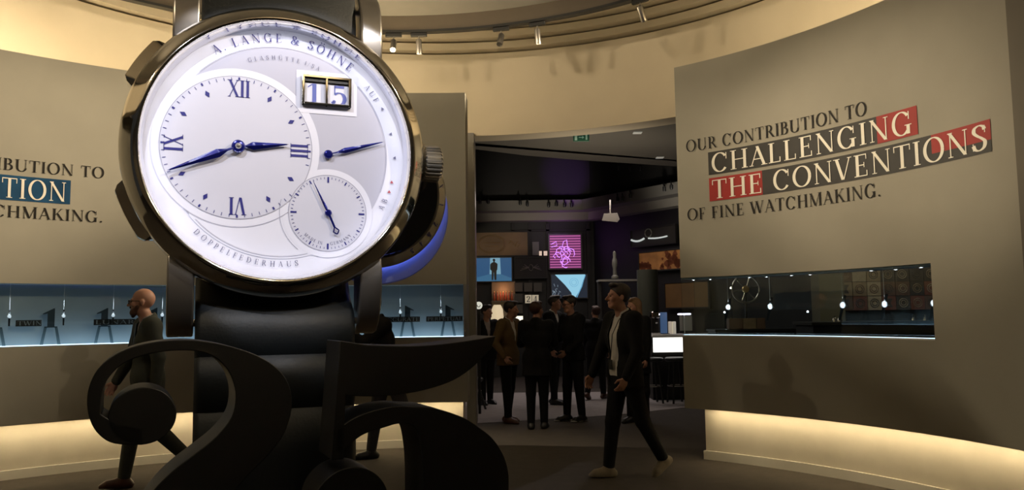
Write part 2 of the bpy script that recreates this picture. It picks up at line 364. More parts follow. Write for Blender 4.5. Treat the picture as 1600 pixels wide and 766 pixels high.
struct(poly_slab([(-4, 9.6), (-.51, 10.99), (.59, 11.35), (1.44, 11.69), (2.77, 12.59), (5.5, 15.0), (6.5, 18.2), (2.2, 15.1), (-4, 15.4)], 0, .005).build('floor_light_carpet', M['carpet2']))
P_TOP, V_TOP, V_BOT, P_BOT = 3.972, 1.803, 1.220, 0.509
L_END, R_END, R_STOP, L_START = 88.75, 51.95, 11.3, 150
RV0, RV1 = 51.95, 21.09           # right vitrine runs to the free end of the panel
# left panel: slab above, slab below, the vitrine between
m = MB(); arc_slab(m, LC, 0, .34, V_TOP, P_TOP, L_START, L_END, 60); arc_slab(m, LC, 0, .34, P_BOT, V_BOT, L_START, L_END, 60)
struct(m.build('wall_left', M['panel'], smooth=True))
m = MB(); arc_slab(m, LC, .195, .5, 0, P_BOT + .1, L_START, L_END + .6, 60); struct(m.build('wall_left_plinth', M['plinth'], smooth=True))
m = MB(); arc_slab(m, LC, .170, .2, 0, .085, L_START, L_END + .6, 60); struct(m.build('baseboard_left', M['skirting'], smooth=True))
m = MB(); arc_slab(m, RC, 0, .32, V_TOP, P_TOP, R_STOP, R_END, 44); arc_slab(m, RC, 0, .32, P_BOT, V_BOT, R_STOP, R_END, 44); arc_slab(m, RC, 0, .32, V_BOT - .01, V_TOP + .01, R_STOP, RV1, 10)
struct(m.build('wall_right', M['panel'], smooth=True))
m = MB(); arc_slab(m, RC, .18, .5, 0, P_BOT + .1, 0, 50.4, 44); struct(m.build('wall_right_plinth', M['plinth'], smooth=True))
m = MB(); arc_slab(m, RC, .155, .185, 0, .085, 0, 50.6, 44); struct(m.build('baseboard_right', M['skirting'], smooth=True))
# darker return wall closing the right panel, and its far side behind the camera
m = MB(); arc_slab(m, RC, -.01, .4, P_BOT, 4.4, -32, R_STOP, 30); struct(m.build('wall_return_right', M['brown'], smooth=True))
m = MB(); arc_slab(m, LC, .0, .4, 0, 4.4, 196, 150, 30); struct(m.build('wall_return_left', M['panel'], smooth=True))
struct(MB().box(-9, -4.2, 0, 9, -4, 5).build('wall_back', M['cream']))
# upper cream drum with its stepped cornice (opening below its lower edge)
LINT = 3.90; Z0 = 5.05; ST = .140; INW = .13
m = MB(); arc_slab(m, OC, 0, .35, LINT, Z0, 0, 360, 160)
for k in range(4):
    arc_slab(m, OC, .13 - .06 * k, .35, Z0 + ST * k, Z0 + ST * k + .045, 0, 360, 160); arc_slab(m, OC, -.06 * (k + 1), .35, Z0 + ST * k + .045, Z0 + ST * (k + 1), 0, 360, 160)
struct(m.build('wall_drum', M['cream'], smooth=True, angle=30))
m = MB(); m.lathe([(0.01, 0), (5.6, 0)], lambda x, y, h: (OC[0] + x, OC[1] + y, Z0 + ST * 4 - .005), 64); struct(m.build('ceiling', M['ceil']))
# track ring with the lower ceiling disc inside it
m = MB(); arc_slab(m, TC, -.03, .03, TRACK_Z, TRACK_Z + .24, 0, 360, 140)
trk = struct(m.build('trim_track_ring', M['ring'], smooth=True))
m = MB(); arc_slab(m, TC, -.045, .045, TRACK_Z - .03, TRACK_Z, 0, 360, 140); struct(m.build('trim_track_rail', M['black'], smooth=True))
m = MB(); m.lathe([(0.01, .10), (1.5, .09), (3.0, .05), (4.0, .0), (4.23, -.02)], lambda x, y, h: (TC[0] + x, TC[1] + y, TRACK_Z + .20 + h), 90); struct(m.build('ceiling_disc', M['ceil'], smooth=True))
# jambs and lintel of the opening
m = MB(); m.box(-.62, 10.72, 0, -.50, 11.2, LINT + .03); struct(m.build('trim_jamb_left', M['jamb']))
m = MB(); m.box(-.50, 10.79, 0, -.49, 10.83, LINT - .18); struct(m.build('trim_jamb_edge', M['steel']))
# near ceiling of the passage, void, bulkhead, walls of the exhibition room
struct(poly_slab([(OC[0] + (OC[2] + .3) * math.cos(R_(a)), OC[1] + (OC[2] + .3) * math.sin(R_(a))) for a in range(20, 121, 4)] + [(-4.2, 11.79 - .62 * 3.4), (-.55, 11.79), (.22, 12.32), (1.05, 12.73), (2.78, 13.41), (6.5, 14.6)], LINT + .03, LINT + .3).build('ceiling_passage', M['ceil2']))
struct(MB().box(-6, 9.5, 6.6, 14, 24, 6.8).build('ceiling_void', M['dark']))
BY = 19.0; BX = 1.95
def bulk(mb, z0, z1, off):
    pts = [(-7, BY - off), (BX - off * .45, BY - off), (9.0, 9.0 - off * 1.3)]
    back = [(9.6, 9.4), (BX + .5, BY + .4), (-7, BY + .4)]
    n = 6; p = pts + back
    return mb.add([(x, y, z0) for x, y in p] + [(x, y, z1) for x, y in p], [(0, 1, 4, 5), (1, 2, 3, 4), (11, 10, 7, 6), (10, 9, 8, 7)] + [(i, (i + 1) % n, (i + 1) % n + n, i + n) for i in range(n)])
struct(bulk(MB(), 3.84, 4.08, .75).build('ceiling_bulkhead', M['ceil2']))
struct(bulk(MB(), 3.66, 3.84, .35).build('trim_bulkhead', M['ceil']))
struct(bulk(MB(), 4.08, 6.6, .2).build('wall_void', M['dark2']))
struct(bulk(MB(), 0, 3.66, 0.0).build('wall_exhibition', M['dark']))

# LED strips hidden over and under the curved panels
def led(c, r, z, a0, a1, nm, label, mt, w=.02, h=.012):
    m = MB(); arc_slab(m, c, r, r + w, z, z + h, a0, a1)
    return props(m.build(nm, mt), label, 'led strip')
led(LC, .28, P_TOP + .01, 138, 91, 'led_strip', 'warm led strip hidden on top of the left curved panel', M['ledtop'])
led(RC, .28, P_TOP + .01, 13, 49.5, 'led_strip', 'warm led strip hidden on top of the right curved panel', M['ledtop'])
led(LC, .06, P_BOT - .006, 150, 89.2, 'led_strip', 'warm led strip under the lower edge of the left panel', M['led'], .02, .005)
led(RC, .06, P_BOT - .006, 12, 49.6, 'led_strip', 'warm led strip under the lower edge of the right panel', M['led'], .02, .005)

# ------------------------------------------------------------------ vitrines
def frostmat():
    m = bpy.data.materials.new('vitrine_backing'); m.use_nodes = True; nt = m.node_tree; b = nt.nodes['Principled BSDF']
    tc = nt.nodes.new('ShaderNodeTexCoord'); n = nt.nodes.new('ShaderNodeTexNoise'); n.inputs['Scale'].default_value = 5
    mx = nt.nodes.new('ShaderNodeMix'); mx.data_type = 'RGBA'; mx.inputs[6].default_value = (.26, .31, .33, 1); mx.inputs[7].default_value = (.36, .41, .42, 1)
    nt.links.new(tc.outputs['Object'], n.inputs['Vector']); nt.links.new(n.outputs['Fac'], mx.inputs[0]); nt.links.new(mx.outputs[2], b.inputs['Base Color'])
    b.inputs['Roughness'].default_value = .5; return m
M['frost'] = frostmat()
m = MB(); arc_slab(m, LC, .29, .31, V_BOT, V_TOP, L_START, L_END, 60); struct(m.build('wall_vitrine_backing', M['frost'], smooth=True))
m = MB(); arc_slab(m, LC, .0, .34, V_BOT, V_TOP, L_END + .0, L_END + .35, 2); struct(m.build('trim_vitrine_end', M['jamb']))
m = MB(); arc_slab(m, LC, .010, .016, V_BOT, V_TOP, L_START, L_END + .35, 60); struct(m.build('window_1', M['glass'], smooth=True))
m = MB(); arc_slab(m, RC, .010, .016, V_BOT, V_TOP, RV1, RV0, 24); arc_slab(m, RC, .300, .306, V_BOT, V_TOP, RV1, RV0, 24); struct(m.build('window_2', M['glass'], smooth=True))
m = MB(); arc_slab(m, RC, -.002, .31, V_BOT - .0, V_BOT + .012, RV1, RV0, 24); struct(m.build('trim_vitrine_sill', M['skirting'], smooth=True))
m = MB(); arc_slab(m, RC, .02, .30, V_TOP - .012, V_TOP + .01, RV1, RV0, 24); struct(m.build('trim_vitrine_top', mat('vitrine_blue_top', (.22, .36, .44), .5), smooth=True))
# cool strip lights inside the left vitrine, along its floor
led(LC, .10, V_BOT + .001, 149, 89.3, 'light_shelf', 'frosted cool lit floor shelf of the left vitrine', glow('led_cool_floor', (.58, .78, 1.0), 2.2), .185, .006)

led(RC, .02, V_BOT + .012, RV1 + .2, RV0 - .1, 'led_strip', 'thin cool led line along the sill of the right vitrine', glow('led_cool_sill', (.6, .8, 1.0), 3), .012, .004)
# ------------------------------------------------------------------ wall lettering
def cyl_tf(c, a_start, z, off=-.004):
    # u runs left to right for a viewer inside: the angle falls
    return lambda u, v: on(c, a_start - math.degrees(u / c[2]), off, z + v)
def cyl_box(mb, c, a0, a1, z0, z1, off, n=None):
    n = n or max(2, int(abs(a1 - a0) / 1.2))
    vs = []; fs = []
    for i in range(n + 1):
        a = a0 + (a1 - a0) * i / n; vs += [on(c, a, off, z0), on(c, a, off, z1)]
    for i in range(n): fs.append((2 * i, 2 * i + 2, 2 * i + 3, 2 * i + 1))
    return mb.add(vs, fs)
def arclen(c, a0, a1): return c[2] * R_(abs(a0 - a1))
wl = thing('wall_lettering', 'slogan about challenging the conventions in black and red on the right curved wall', 'sign', on(RC, 30, -.01, 2.3))
def under(o, parent):
    o.parent = parent; o.matrix_parent_inverse = Matrix.Translation(parent.location).inverted() if parent.rotation_euler.z == 0 else parent.matrix_basis.inverted(); return o
words('', 'OUR CONTRIBUTION TO', .118, cyl_tf(RC, 50.67, 3.072), arclen(RC, 50.67, 27.37), M['sign'], wl)
words('', 'OF FINE WATCHMAKING.', .116, cyl_tf(RC, 50.8, 2.376), arclen(RC, 50.8, 26.2), M['sign'], wl)
m = MB(); cyl_box(m, RC, 47.70, 26.3, 2.808, 3.035, -.003); under(m.build('dark_block', M['signdark'], recalc=False), wl)
m = MB(); cyl_box(m, RC, 26.3, 21.60, 2.808, 3.035, -.003); under(m.build('red_block', M['signred'], recalc=False), wl)
m = MB(); cyl_box(m, RC, 47.70, 40.69, 2.545, 2.775, -.003); under(m.build('red_block', M['signred'], recalc=False), wl)
m = MB(); cyl_box(m, RC, 40.69, 20.2, 2.545, 2.775, -.003); cyl_box(m, RC, 20.2, 13.78, 2.545, 2.63, -.003); under(m.build('dark_block', M['signdark'], recalc=False), wl)
m = MB(); cyl_box(m, RC, 20.2, 13.78, 2.63, 2.775, -.003); under(m.build('red_block', M['signred'], recalc=False), wl)
words('', 'CHALLENGING', .185, cyl_tf(RC, 47.35, 2.828, -.006), arclen(RC, 47.35, 22.1), M['signwhite'], wl, 'white cut-out letters')
words('', 'THE CONVENTIONS', .185, cyl_tf(RC, 47.35, 2.566, -.006), arclen(RC, 47.35, 14.1), M['signwhite'], wl, 'white cut-out letters')
wl = thing('wall_lettering', 'slogan with a blue word block on the left curved wall', 'sign', on(LC, 133, -.01, 2.4))
w1 = arclen(RC, 50.67, 27.37) * .97; w3 = arclen(RC, 50.8, 26.2) * .97
words('', 'OUR CONTRIBUTION TO', .110, cyl_tf(LC, 125.16 + math.degrees(w1 / LC[2]), 2.848), w1, M['sign'], wl)
words('', 'OF FINE WATCHMAKING.', .110, cyl_tf(LC, 125.15 + math.degrees(w3 / LC[2]), 2.410), w3, M['sign'], wl)
m = MB(); cyl_box(m, LC, 138.0, 128.0, 2.570, 2.803, -.003); under(m.build('blue_block', M['signblue'], recalc=False), wl)
m = MB(); ww = text_width('TION') * .172; flat_text(m, 'TION', .185, cyl_tf(LC, 128.30 + math.degrees(ww / LC[2]), 2.592, -.006), ww); under(m.build('word', M['signwhite'], recalc=False), wl)['label'] = 'white cut-out letters'

# ------------------------------------------------------------------ hanging watches, dark blocks and labels
M['dialglow'] = mat('small_dial_silver', (.9, .93, .97), .25, coat=.6)
def hanging_watch(label, group):
    """the cord runs from the case roof; origin at the watch"""
    t = thing('hanging_wristwatch', label, 'watch', (0, 0, 0), 0, group)
    m = MB(); m.lathe([(.0005, -.006), (.017, -.006), (.019, -.003), (.019, .003), (.017, .005)], lambda x, y, h: (x, h, y), 24); m.build('case', M['steel'], t, True)
    m = MB(); m.lathe([(.0005, -.0066), (.0155, -.0066)], lambda x, y, h: (x, h, y), 24); m.build('dial', M['dialglow'], t)
    m = MB(); m.tube([(.016, 0, .0), (.024, 0, .0)], .003); m.build('crown', M['steel'], t)
    for s, l in ((1, .045), (-1, .075)):
        m = MB(); n = 8; vs = []
        for i in range(n + 1):
            f = i / n; y = .010 * math.sin(f * 2.0); z = s * (.015 + l * f); w = .0085 - .002 * f
            vs += [(-w, y, z), (w, y, z), (w, y + .003, z), (-w, y + .003, z)]
        m.add(vs, [(4 * i + k, 4 * i + (k + 1) % 4, 4 * i + 4 + (k + 1) % 4, 4 * i + 4 + k) for i in range(n) for k in range(4)] + [(0, 1, 2, 3), (4 * n + 3, 4 * n + 2, 4 * n + 1, 4 * n)])
        m.build('strap', M['leather'], t)
    m = MB(); m.tube([(0, 0, .058), (0, 0, V_TOP - 1.50)], .0017, 6); m.build('cord', M['cord'], t)
    return t
w0 = None
def place_watch(c, a, z, r, label, group, tilt=0):
    global w0
    p = on(c, a, r, z); rz = math.atan2(p.y, p.x) - math.pi / 2
    if w0 is None: w0 = hanging_watch(label, group); w0.location = p; w0.rotation_euler = (0, tilt, rz); return w0
    o = dup(w0, p, rz, label, group)
    if tilt:
        for k in o.children:
            if not k.name.startswith('cord'): k.rotation_euler = (0, tilt, 0)
    return o
PUCK = []
ORD = ('first', 'second', 'third', 'fourth', 'fifth', 'sixth', 'seventh', 'eighth', 'ninth', 'tenth', 'eleventh', 'twelfth', 'thirteenth', 'fourteenth', 'fifteenth', 'sixteenth', 'seventeenth')
def puck(c, a, r, z, label, group, power=2.2):
    t = PUCK[0] if False else None
    p = on(c, a, r, z)
    m = MB(); m.lathe([(.0005, -.012), (.011, -.012), (.011, -.004)], ident, 16)
    if not PUCK:
        o = thing('puck_light', label, 'light', p, 0, group)
        m.build('lens', M['ledc'], o); MB().lathe([(.016, -.013), (.017, -.010), (.017, 0), (.0005, 0)], ident, 16).build('housing', M['steel'], o, True); PUCK.append(o)
    else: o = dup(PUCK[0], p, 0, label, group)
    return o
names = {132.35: 'left of the word TWIN', 128.06: 'right of the word TWIN', 123.91: 'in front of the word LUNAR', 119.58: 'behind the shoulder of the bearded man', 109.0: 'behind the giant strap', 95.93: 'in front of the word ACCURATE', 91.61: 'in front of the word PERPETUAL'}
for a, w in names.items():
    if a == 109.0: continue
    place_watch(LC, a, 1.50, .09, 'wristwatch on a cord ' + w + ' in the left vitrine', 'watches hanging in the left vitrine')
    p = on(LC, a, .07, V_TOP - .01); q = on(LC, a, .085, 1.50)
    spot('vitrine_spot', p, q, 70, 9, .5, (.8, .9, 1.0), .006)
rw = {46.76: 'nearest the free end of the panel', 41.46: 'second from the free end of the panel', 32.7: 'beside the tan pillar', 27.92: 'before the middle of the tiled wall', 22.53: 'nearest the closed right end'}
for a, w in rw.items():
    o = place_watch(RC, a, 1.50, .15, 'wristwatch on a cord in the right vitrine, ' + w, 'watches hanging in the right vitrine', R_(14))
    
    for k in o.children:
        if not k.name.startswith('cord'): k.scale = (1.5, 1.5, 1.5)
    spot('vitrine_spot', on(RC, a, .10, V_TOP - .03), on(RC, a, .145, 1.50), 60, 9, .5, (.8, .9, 1.0), .006)
for i, a in enumerate((50.6, 48.7, 43.3, 41.5, 38.0, 36.1, 28.4, 26.1, 22.8)):
    puck(RC, a, .06 + .05 * (i % 2), V_TOP - .012, '%s tiny puck light from the free end in the ceiling of the right vitrine' % ORD[i], 'puck lights of the right vitrine')
# numeral-shaped dark blocks on splayed legs behind the left watches
def stand(a, side, label):
    p = on(LC, a, .20, V_BOT); rz = math.atan2(p.y + 0, p.x) - math.pi / 2
    t = thing('angular_block', label, 'stand', p, rz, 'dark blocks in the left vitrine')
    tf = lambda u, v, d: (u * side, d, v)
    blk = mat('block_slate', (.035, .055, .065), .5) if 'slate' not in M else M['slate']; M['slate'] = blk
    MB().prism([(-.055, .17), (.055, .17), (.055, .18), (.03, .18), (.03, .355), (.022, .355), (-.07, .305), (-.07, .297), (-.03, .305), (-.03, .18), (-.055, .18)], tf, 0, .022).build('numeral_block', blk, t)
    leg = M.get('blockleg') or mat('block_leg_grey', (.10, .15, .17), .5); M['blockleg'] = leg
    for s in (-1, 1): MB().prism([(s * .045 - .012, .17), (s * .045 + .012, .17), (s * .075 + .014, 0), (s * .075 - .014, 0)], tf, .004, .018).build('leg', leg, t)
    return t
stand(133.2, 1, 'dark angular block left of the word TWIN by the photo edge')
stand(128.9, 1, 'dark angular block between the words TWIN and LUNAR')
stand(124.5, 1, 'dark angular block behind the word LUNAR')
stand(120.2, 1, 'dark angular block by the shoulder of the bearded man')
stand(95.2, -1, 'dark angular block between letters of the word ACCURATE')
stand(90.9, -1, 'dark angular block between letters of the word PERPETUAL')
for txt, a0, a1, z0 in (('TWIN', 131.72, 129.70, 1.406), ('LUNAR', 125.45, 121.9, 1.406), ('CALENDAR', 119.4, 114.5, 1.40), ('ACCURATE', 97.9, 93.88, 1.392), ('PERPETUAL', 93.2, 89.33, 1.392)):
    if txt == 'CALENDAR': continue
    t = thing('word_label', 'black label with the pale word %s on the vitrine backing' % txt, 'label', on(LC, (a0 + a1) / 2, .16, z0))
    m = MB(); cyl_box(m, LC, a0, a1, z0, z0 + .058, .165); under(m.build('plate', M['black'], recalc=False), t)
    m = MB(); w = arclen(LC, a0, a1) * 1.03; flat_text(m, txt, .040, cyl_tf(LC, a0 - .12, z0 + .009, .162), w * .93); under(m.build('text', mat('label_letter', (.3, .35, .37), .5), recalc=False), t)

# ------------------------------------------------------------------ track spotlights
def track_light(deg, pan, tilt, label, lit=False, r=0.0):
    p = on(TC, deg, r, TRACK_Z - .03)
    t = thing('track_spotlight', label, 'spotlight', p, R_(deg - 90), 'spotlights on the ceiling track ring')
    MB().box(-.10, -.02, -.045, .10, .02, 0, .004).build('adapter', M['black'], t)
    MB().tube([(.02 * 0, 0, -.045), (0, 0, -.12)], .009).build('stem', M['steel'], t)
    hd = bpy.data.objects.new('head', None); col.objects.link(hd); hd.parent = t; hd.location = (0, 0, -.12); hd.rotation_euler = (R_(tilt), 0, R_(pan)); hd.rotation_mode = 'ZXY'
    b = MB(); b.lathe([(.0005, .04), (.030, .04), (.036, .03), (.036, -.14), (.033, -.14), (.031, -.125), (.0005, -.125)], ident, 24)
    hb = b.build('housing', M['gunm'], t, True); hb.location = (0, 0, -.12); hb.rotation_mode = 'ZXY'; hb.rotation_euler = (R_(tilt), 0, R_(pan))
    l = MB().lathe([(.0005, -.127), (.029, -.128)], ident, 20).build('lens', M['lampw'] if lit else M['steel'], hb)
    bpy.data.objects.remove(hd)
    return t
def ring_deg(px, py):
    d = proj_ray(px, py); best = None
    for k in range(0, 1801):
        a = k * .1; p = on(TC, a, 0, 0); e = abs(math.atan2(p.x, p.y) - math.atan2(d.x, d.y))
        if p.y > 3 and (best is None or e < best[0]): best = (e, a)
    return best[1]
track_light(ring_deg(615, 60), 0, -35, 'glowing track spotlight facing the room, above the giant watch lug', True)
track_light(ring_deg(654, 60), 90, 10, 'grey cylinder spotlight next to the glowing one', True)
track_light(ring_deg(783, 60), 90, -32, 'dark tilted spotlight in the middle of the track ring')
track_light(ring_deg(840, 50), 90, 14, 'silver spotlight with a lit lens right of the dark tilted one', True)
track_light(ring_deg(1000, 12), 90, 35, 'dark spotlight by the upper edge, rightmost on the track ring')
track_light(ring_deg(34, 0), 90, 25, 'spotlight at the upper left corner, mostly cut off by the photo edge')
# ------------------------------------------------------------------ the giant wristwatch
WO = Vector((-1.276, 4.421, 2.40)); WYAW = R_(22)
watch = thing('giant_wristwatch', 'giant silver wristwatch sculpture with white dial, blue hands and black strap', 'watch', (WO.x, WO.y, 0), WYAW)
H0 = WO.z
def wt(x, z, t=0.0): return (x, t, H0 + z)         # dial plane coordinates, t grows towards the wall
def disc(mb, cx, cz, r, t, n=96):
    return mb.add([wt(cx + r * math.cos(2 * math.pi * i / n), cz + r * math.sin(2 * math.pi * i / n), t) for i in range(n)], [tuple(range(n))])
def ringp(mb, cx, cz, r0, r1, t, n=96, t1=None):
    m2 = [wt(cx + r * math.cos(2 * math.pi * i / n), cz + r * math.sin(2 * math.pi * i / n), tt) for r, tt in ((r0, t), (r1, t if t1 is None else t1)) for i in range(n)]
    return mb.add(m2, [(i, (i + 1) % n, (i + 1) % n + n, i + n) for i in range(n)])
lw = lambda x, y, h: (x, h, H0 + y)
# case: bezel and middle
DT = .115                                            # depth of the dial under the bezel lip
MB().lathe([(.728, .055), (.733, .010), (.742, 0), (.752, .0), (.770, .012), (.815, .050), (.832, .075), (.838, .10), (.838, .115)], lw, 160).build('bezel', M['bezel'], watch, True, 60)
MB().lathe([(.838, .115), (.825, .120), (.825, .128), (.836, .135), (.838, .30), (.828, .33), (.78, .36), (.70, .39), (.0005, .39)], lw, 160).build('case_middle', M['chrome'], watch, True, 30)
MB().lathe([(.728, .055), (.722, .075), (.716, DT)], lw, 160).build('flange_ring', mat('flange_silver', (.80, .80, .86), .12, .75), watch, True, 60)
# dial
m = MB(); disc(m, 0, 0, .722, DT, 160); dial = m.build('dial', M['dial'], watch)
def dlay(name, mt, m, up=.001): return m.build(name, mt, dial, recalc=False)
def lavender():
    m = MB(); disc(m, 0, 0, .612, DT - .002, 160); return m
dlay('silver_field', M['dialg'], lavender())
MCX, MCZ, MR = -.232, .012, .405; SCX, SCZ, SR = .269, -.344, .221
m = MB(); disc(m, MCX, MCZ, MR + .045, DT - .004, 120); disc(m, SCX, SCZ, SR + .038, DT - .0044, 100)
W = (.083, .240, .435, .492); m.add([wt(W[0], W[1], DT - .0048), wt(W[2], W[1], DT - .0048), wt(W[2], W[3], DT - .0048), wt(W[0], W[3], DT - .0048)], [(0, 1, 2, 3)])
# lower silver segment painted white, its led overexposure put into the colour
a0, a1 = -141, -62
seg = [(.614 * math.cos(R_(a)), .614 * math.sin(R_(a))) for a in range(a0, a1 + 1, 3)]
seg += [(MCX + (MR + .02) * math.cos(R_(a)), MCZ + (MR + .02) * math.sin(R_(a))) for a in range(-52, -129, -4)]
m.add([wt(x, z, DT - .0036) for x, z in seg], [tuple(range(len(seg)))])
dlay('white_surround', M['dial'], m)
m = MB(); disc(m, MCX, MCZ, MR, DT - .006, 120); main = dlay('hour_disc', mat('hour_disc_silver', (.66, .66, .77), .5, noise=.02, nscale=5), m)
m = MB(); disc(m, SCX, SCZ, SR, DT - .0062, 100); sec = dlay('seconds_disc', M['hour_disc_silver'] if 'hour_disc_silver' in M else bpy.data.materials['hour_disc_silver'], m)
m = MB(); ringp(m, MCX, MCZ, MR, MR + .003, DT - .0068); ringp(m, SCX, SCZ, SR, SR + .003, DT - .0072)
# thin edge lines
def arcline(m, cx, cz, r, a0, a1, t, w=.0025, n=50):
    vs = []
    for i in range(n + 1):
        a = R_(a0 + (a1 - a0) * i / n); vs += [wt(cx + r * math.cos(a), cz + r * math.sin(a), t), wt(cx + (r + w) * math.cos(a), cz + (r + w) * math.sin(a), t)]
    return m.add(vs, [(2 * i, 2 * i + 2, 2 * i + 3, 2 * i + 1) for i in range(n)])
arcline(m, 0, 0, .612, 136, 50, DT - .0066); arcline(m, 0, 0, .612, 44, -20, DT - .0066)
arcline(m, 0, 0, .600, -138, -75, DT - .0066); arcline(m, MCX, MCZ, MR + .046, -128, -52, DT - .0066); arcline(m, SCX, SCZ, SR + .05, 165, 232, DT - .0066)
dlay('edge_lines', M['line'], m)
place = lambda x, z: wt(x, z, DT - .0085)
m = MB(); arc_text(m, 'A. LANGE & SÖHNE', .052, place, .640, 124.6, 52.0); dlay('maker_text', M['ink'], m)
m = MB(); arc_text(m, 'GLASHÜTTE I/SA', .024, place, .538, 110.6, 66.5); dlay('town_text', M['inkg'], m)
m = MB(); arc_text(m, 'DOPPELFEDERHAUS', .031, place, .660, -134.5, -80.3, True); dlay('spring_text', M['inkg'], m)
m = MB(); arc_text(m, 'AUF', .034, place, .636, 42.0, 31.4); arc_text(m, 'AB', .034, place, .672, -29.0, -21.6, True); dlay('reserve_text', M['inkg'], m)
m = MB(); arc_text(m, 'MADE IN', .018, lambda x, z: place(SCX + x, SCZ + z), .188, -137, -99, True); arc_text(m, 'GERMANY', .018, lambda x, z: place(SCX + x, SCZ + z), .188, -86, -43, True); dlay('origin_text', M['inkg'], m)
# hour numerals, diamonds, minute marks
m = MB()
TH, TN = .18, .055
for txt, ang in (('XII', 90), ('III', 0), ('VI', -90), ('IX', 180)):
    cap = .098; w = text_width(txt, .02) * cap * .78; er = (math.cos(R_(ang)), math.sin(R_(ang))); et = (er[1], -er[0]); rr = .335
    def tf(u, v, er=er, et=et, w=w, rr=rr): return place(MCX + er[0] * (rr - cap / 2 + v) + et[0] * (u - w / 2), MCZ + er[1] * (rr - cap / 2 + v) + et[1] * (u - w / 2))
    u = 0
    for ch in txt:
        g, adv = glyph(ch)
        for poly in g: m.add([tf(u + p[0] * cap * .78, p[1] * cap) for p in poly], [tuple(range(len(poly)))])
        u += (adv + .02) * cap * .78
    dlay('hour_numeral', M['ink'], m); m = MB()
TH, TN = .135, .045
for k in (1, 2, 4, 5, 7, 8, 10, 11):
    a = R_(90 - 30 * k); er = (math.cos(a), math.sin(a)); et = (er[1], -er[0]); r = .333
    m.add([place(MCX + er[0] * (r + s) + et[0] * q, MCZ + er[1] * (r + s) + et[1] * q) for s, q in ((-.021, 0), (0, -.0125), (.021, 0), (0, .0125))], [(0, 1, 2, 3)]); dlay('hour_diamond', M['ink'], m); m = MB()
m = MB()
def tick(cx, cz, r0, r1, w, deg):
    a = R_(deg); er = (math.cos(a), math.sin(a)); et = (er[1], -er[0])
    m.add([place(cx + er[0] * r + et[0] * q, cz + er[1] * r + et[1] * q) for r, q in ((r0, -w), (r1, -w), (r1, w), (r0, w))], [(0, 1, 2, 3)])
for k in range(60):
    if k in (18, 19, 20, 21): continue
    if k % 5 == 0: tick(MCX, MCZ, .384, .400, .0050, 90 - 6 * k)
    else: tick(MCX, MCZ, .380, .398, .0016, 90 - 6 * k)
dlay('minute_marks', M['ink'], m)
m = MB()
for k in range(60):
    if k % 15 == 0: tick(SCX, SCZ, .178, .212, .0050, 90 - 6 * k)
    elif k % 5 == 0: tick(SCX, SCZ, .192, .213, .0036, 90 - 6 * k)
    else: tick(SCX, SCZ, .199, .211, .0014, 90 - 6 * k)
dlay('second_marks', M['ink'], m)
m = MB()
for x, z, a in ((.588, .30, -120), (.640, .150, -170), (.664, .005, -175)):
    m.add([place(x + .012 * math.cos(R_(a + k)), z + .012 * math.sin(R_(a + k))) for k in (0, 120, 240)], [(0, 1, 2)])
dlay('reserve_marks', M['inkg'], m)
m = MB()
for x, z in ((.645, -.145), (.630, -.204)):
    m.add([place(x + .012 * math.cos(R_(a)), z + .012 * math.sin(R_(a))) for a in (90, 210, 330)], [(0, 1, 2)])
dlay('reserve_marks', M['red'], m)['label'] = 'red triangles'
# date window
frame = MB()
def wbox(mb, x0, z0, x1, z1, t0, t1, bev=.003): return mb.box(x0, t0, H0 + z0, x1, t1, H0 + z1, bev)
X0, X1, Z_0, Z_1 = .112, .398, .285, .462; b = .016
wbox(frame, X0, Z_0, X0 + b, Z_1, DT - .035, DT - .003); wbox(frame, X1 - b, Z_0, X1, Z_1, DT - .035, DT - .003); wbox(frame, X0, Z_0, X1, Z_0 + b, DT - .034, DT - .003); wbox(frame, X0, Z_1 - b, X1, Z_1, DT - .034, DT - .003)
wbox(frame, .247, Z_0, .261, Z_1, DT - .033, DT - .003)
dw = frame.build('date_window', M['bezel'], watch)
m = MB(); m.add([wt(X0 + .004, Z_0 + .004, DT - .0065), wt(X1 - .004, Z_0 + .004, DT - .0065), wt(X1 - .004, Z_1 - .004, DT - .0065), wt(X0 + .004, Z_1 - .004, DT - .0065)], [(0, 1, 2, 3)]); m.build('date_disc', M['dial'], dw, recalc=False)
m = MB(); wbox(m, X0 + b, Z_1 - b - .020, .247, Z_1 - b, DT - .020, DT - .007, 0); wbox(m, .261, Z_1 - b - .020, X1 - b, Z_1 - b, DT - .020, DT - .007, 0); m.build('shadow_strip', M['black'], dw)  # black strips stand in for the shadow at the top of each window
for ch, u0 in (('1', .142), ('5', .280)):
    m = MB(); flat_text(m, ch, .118, lambda u, v: wt(u, v, DT - .0085), None, .06, u0, .298)
    g = m
    c0 = u0; g.v = [(c0 + (x - c0) * 1.22, y, z) for x, y, z in g.v]; g.build('digit', M['date'], dw, recalc=False)
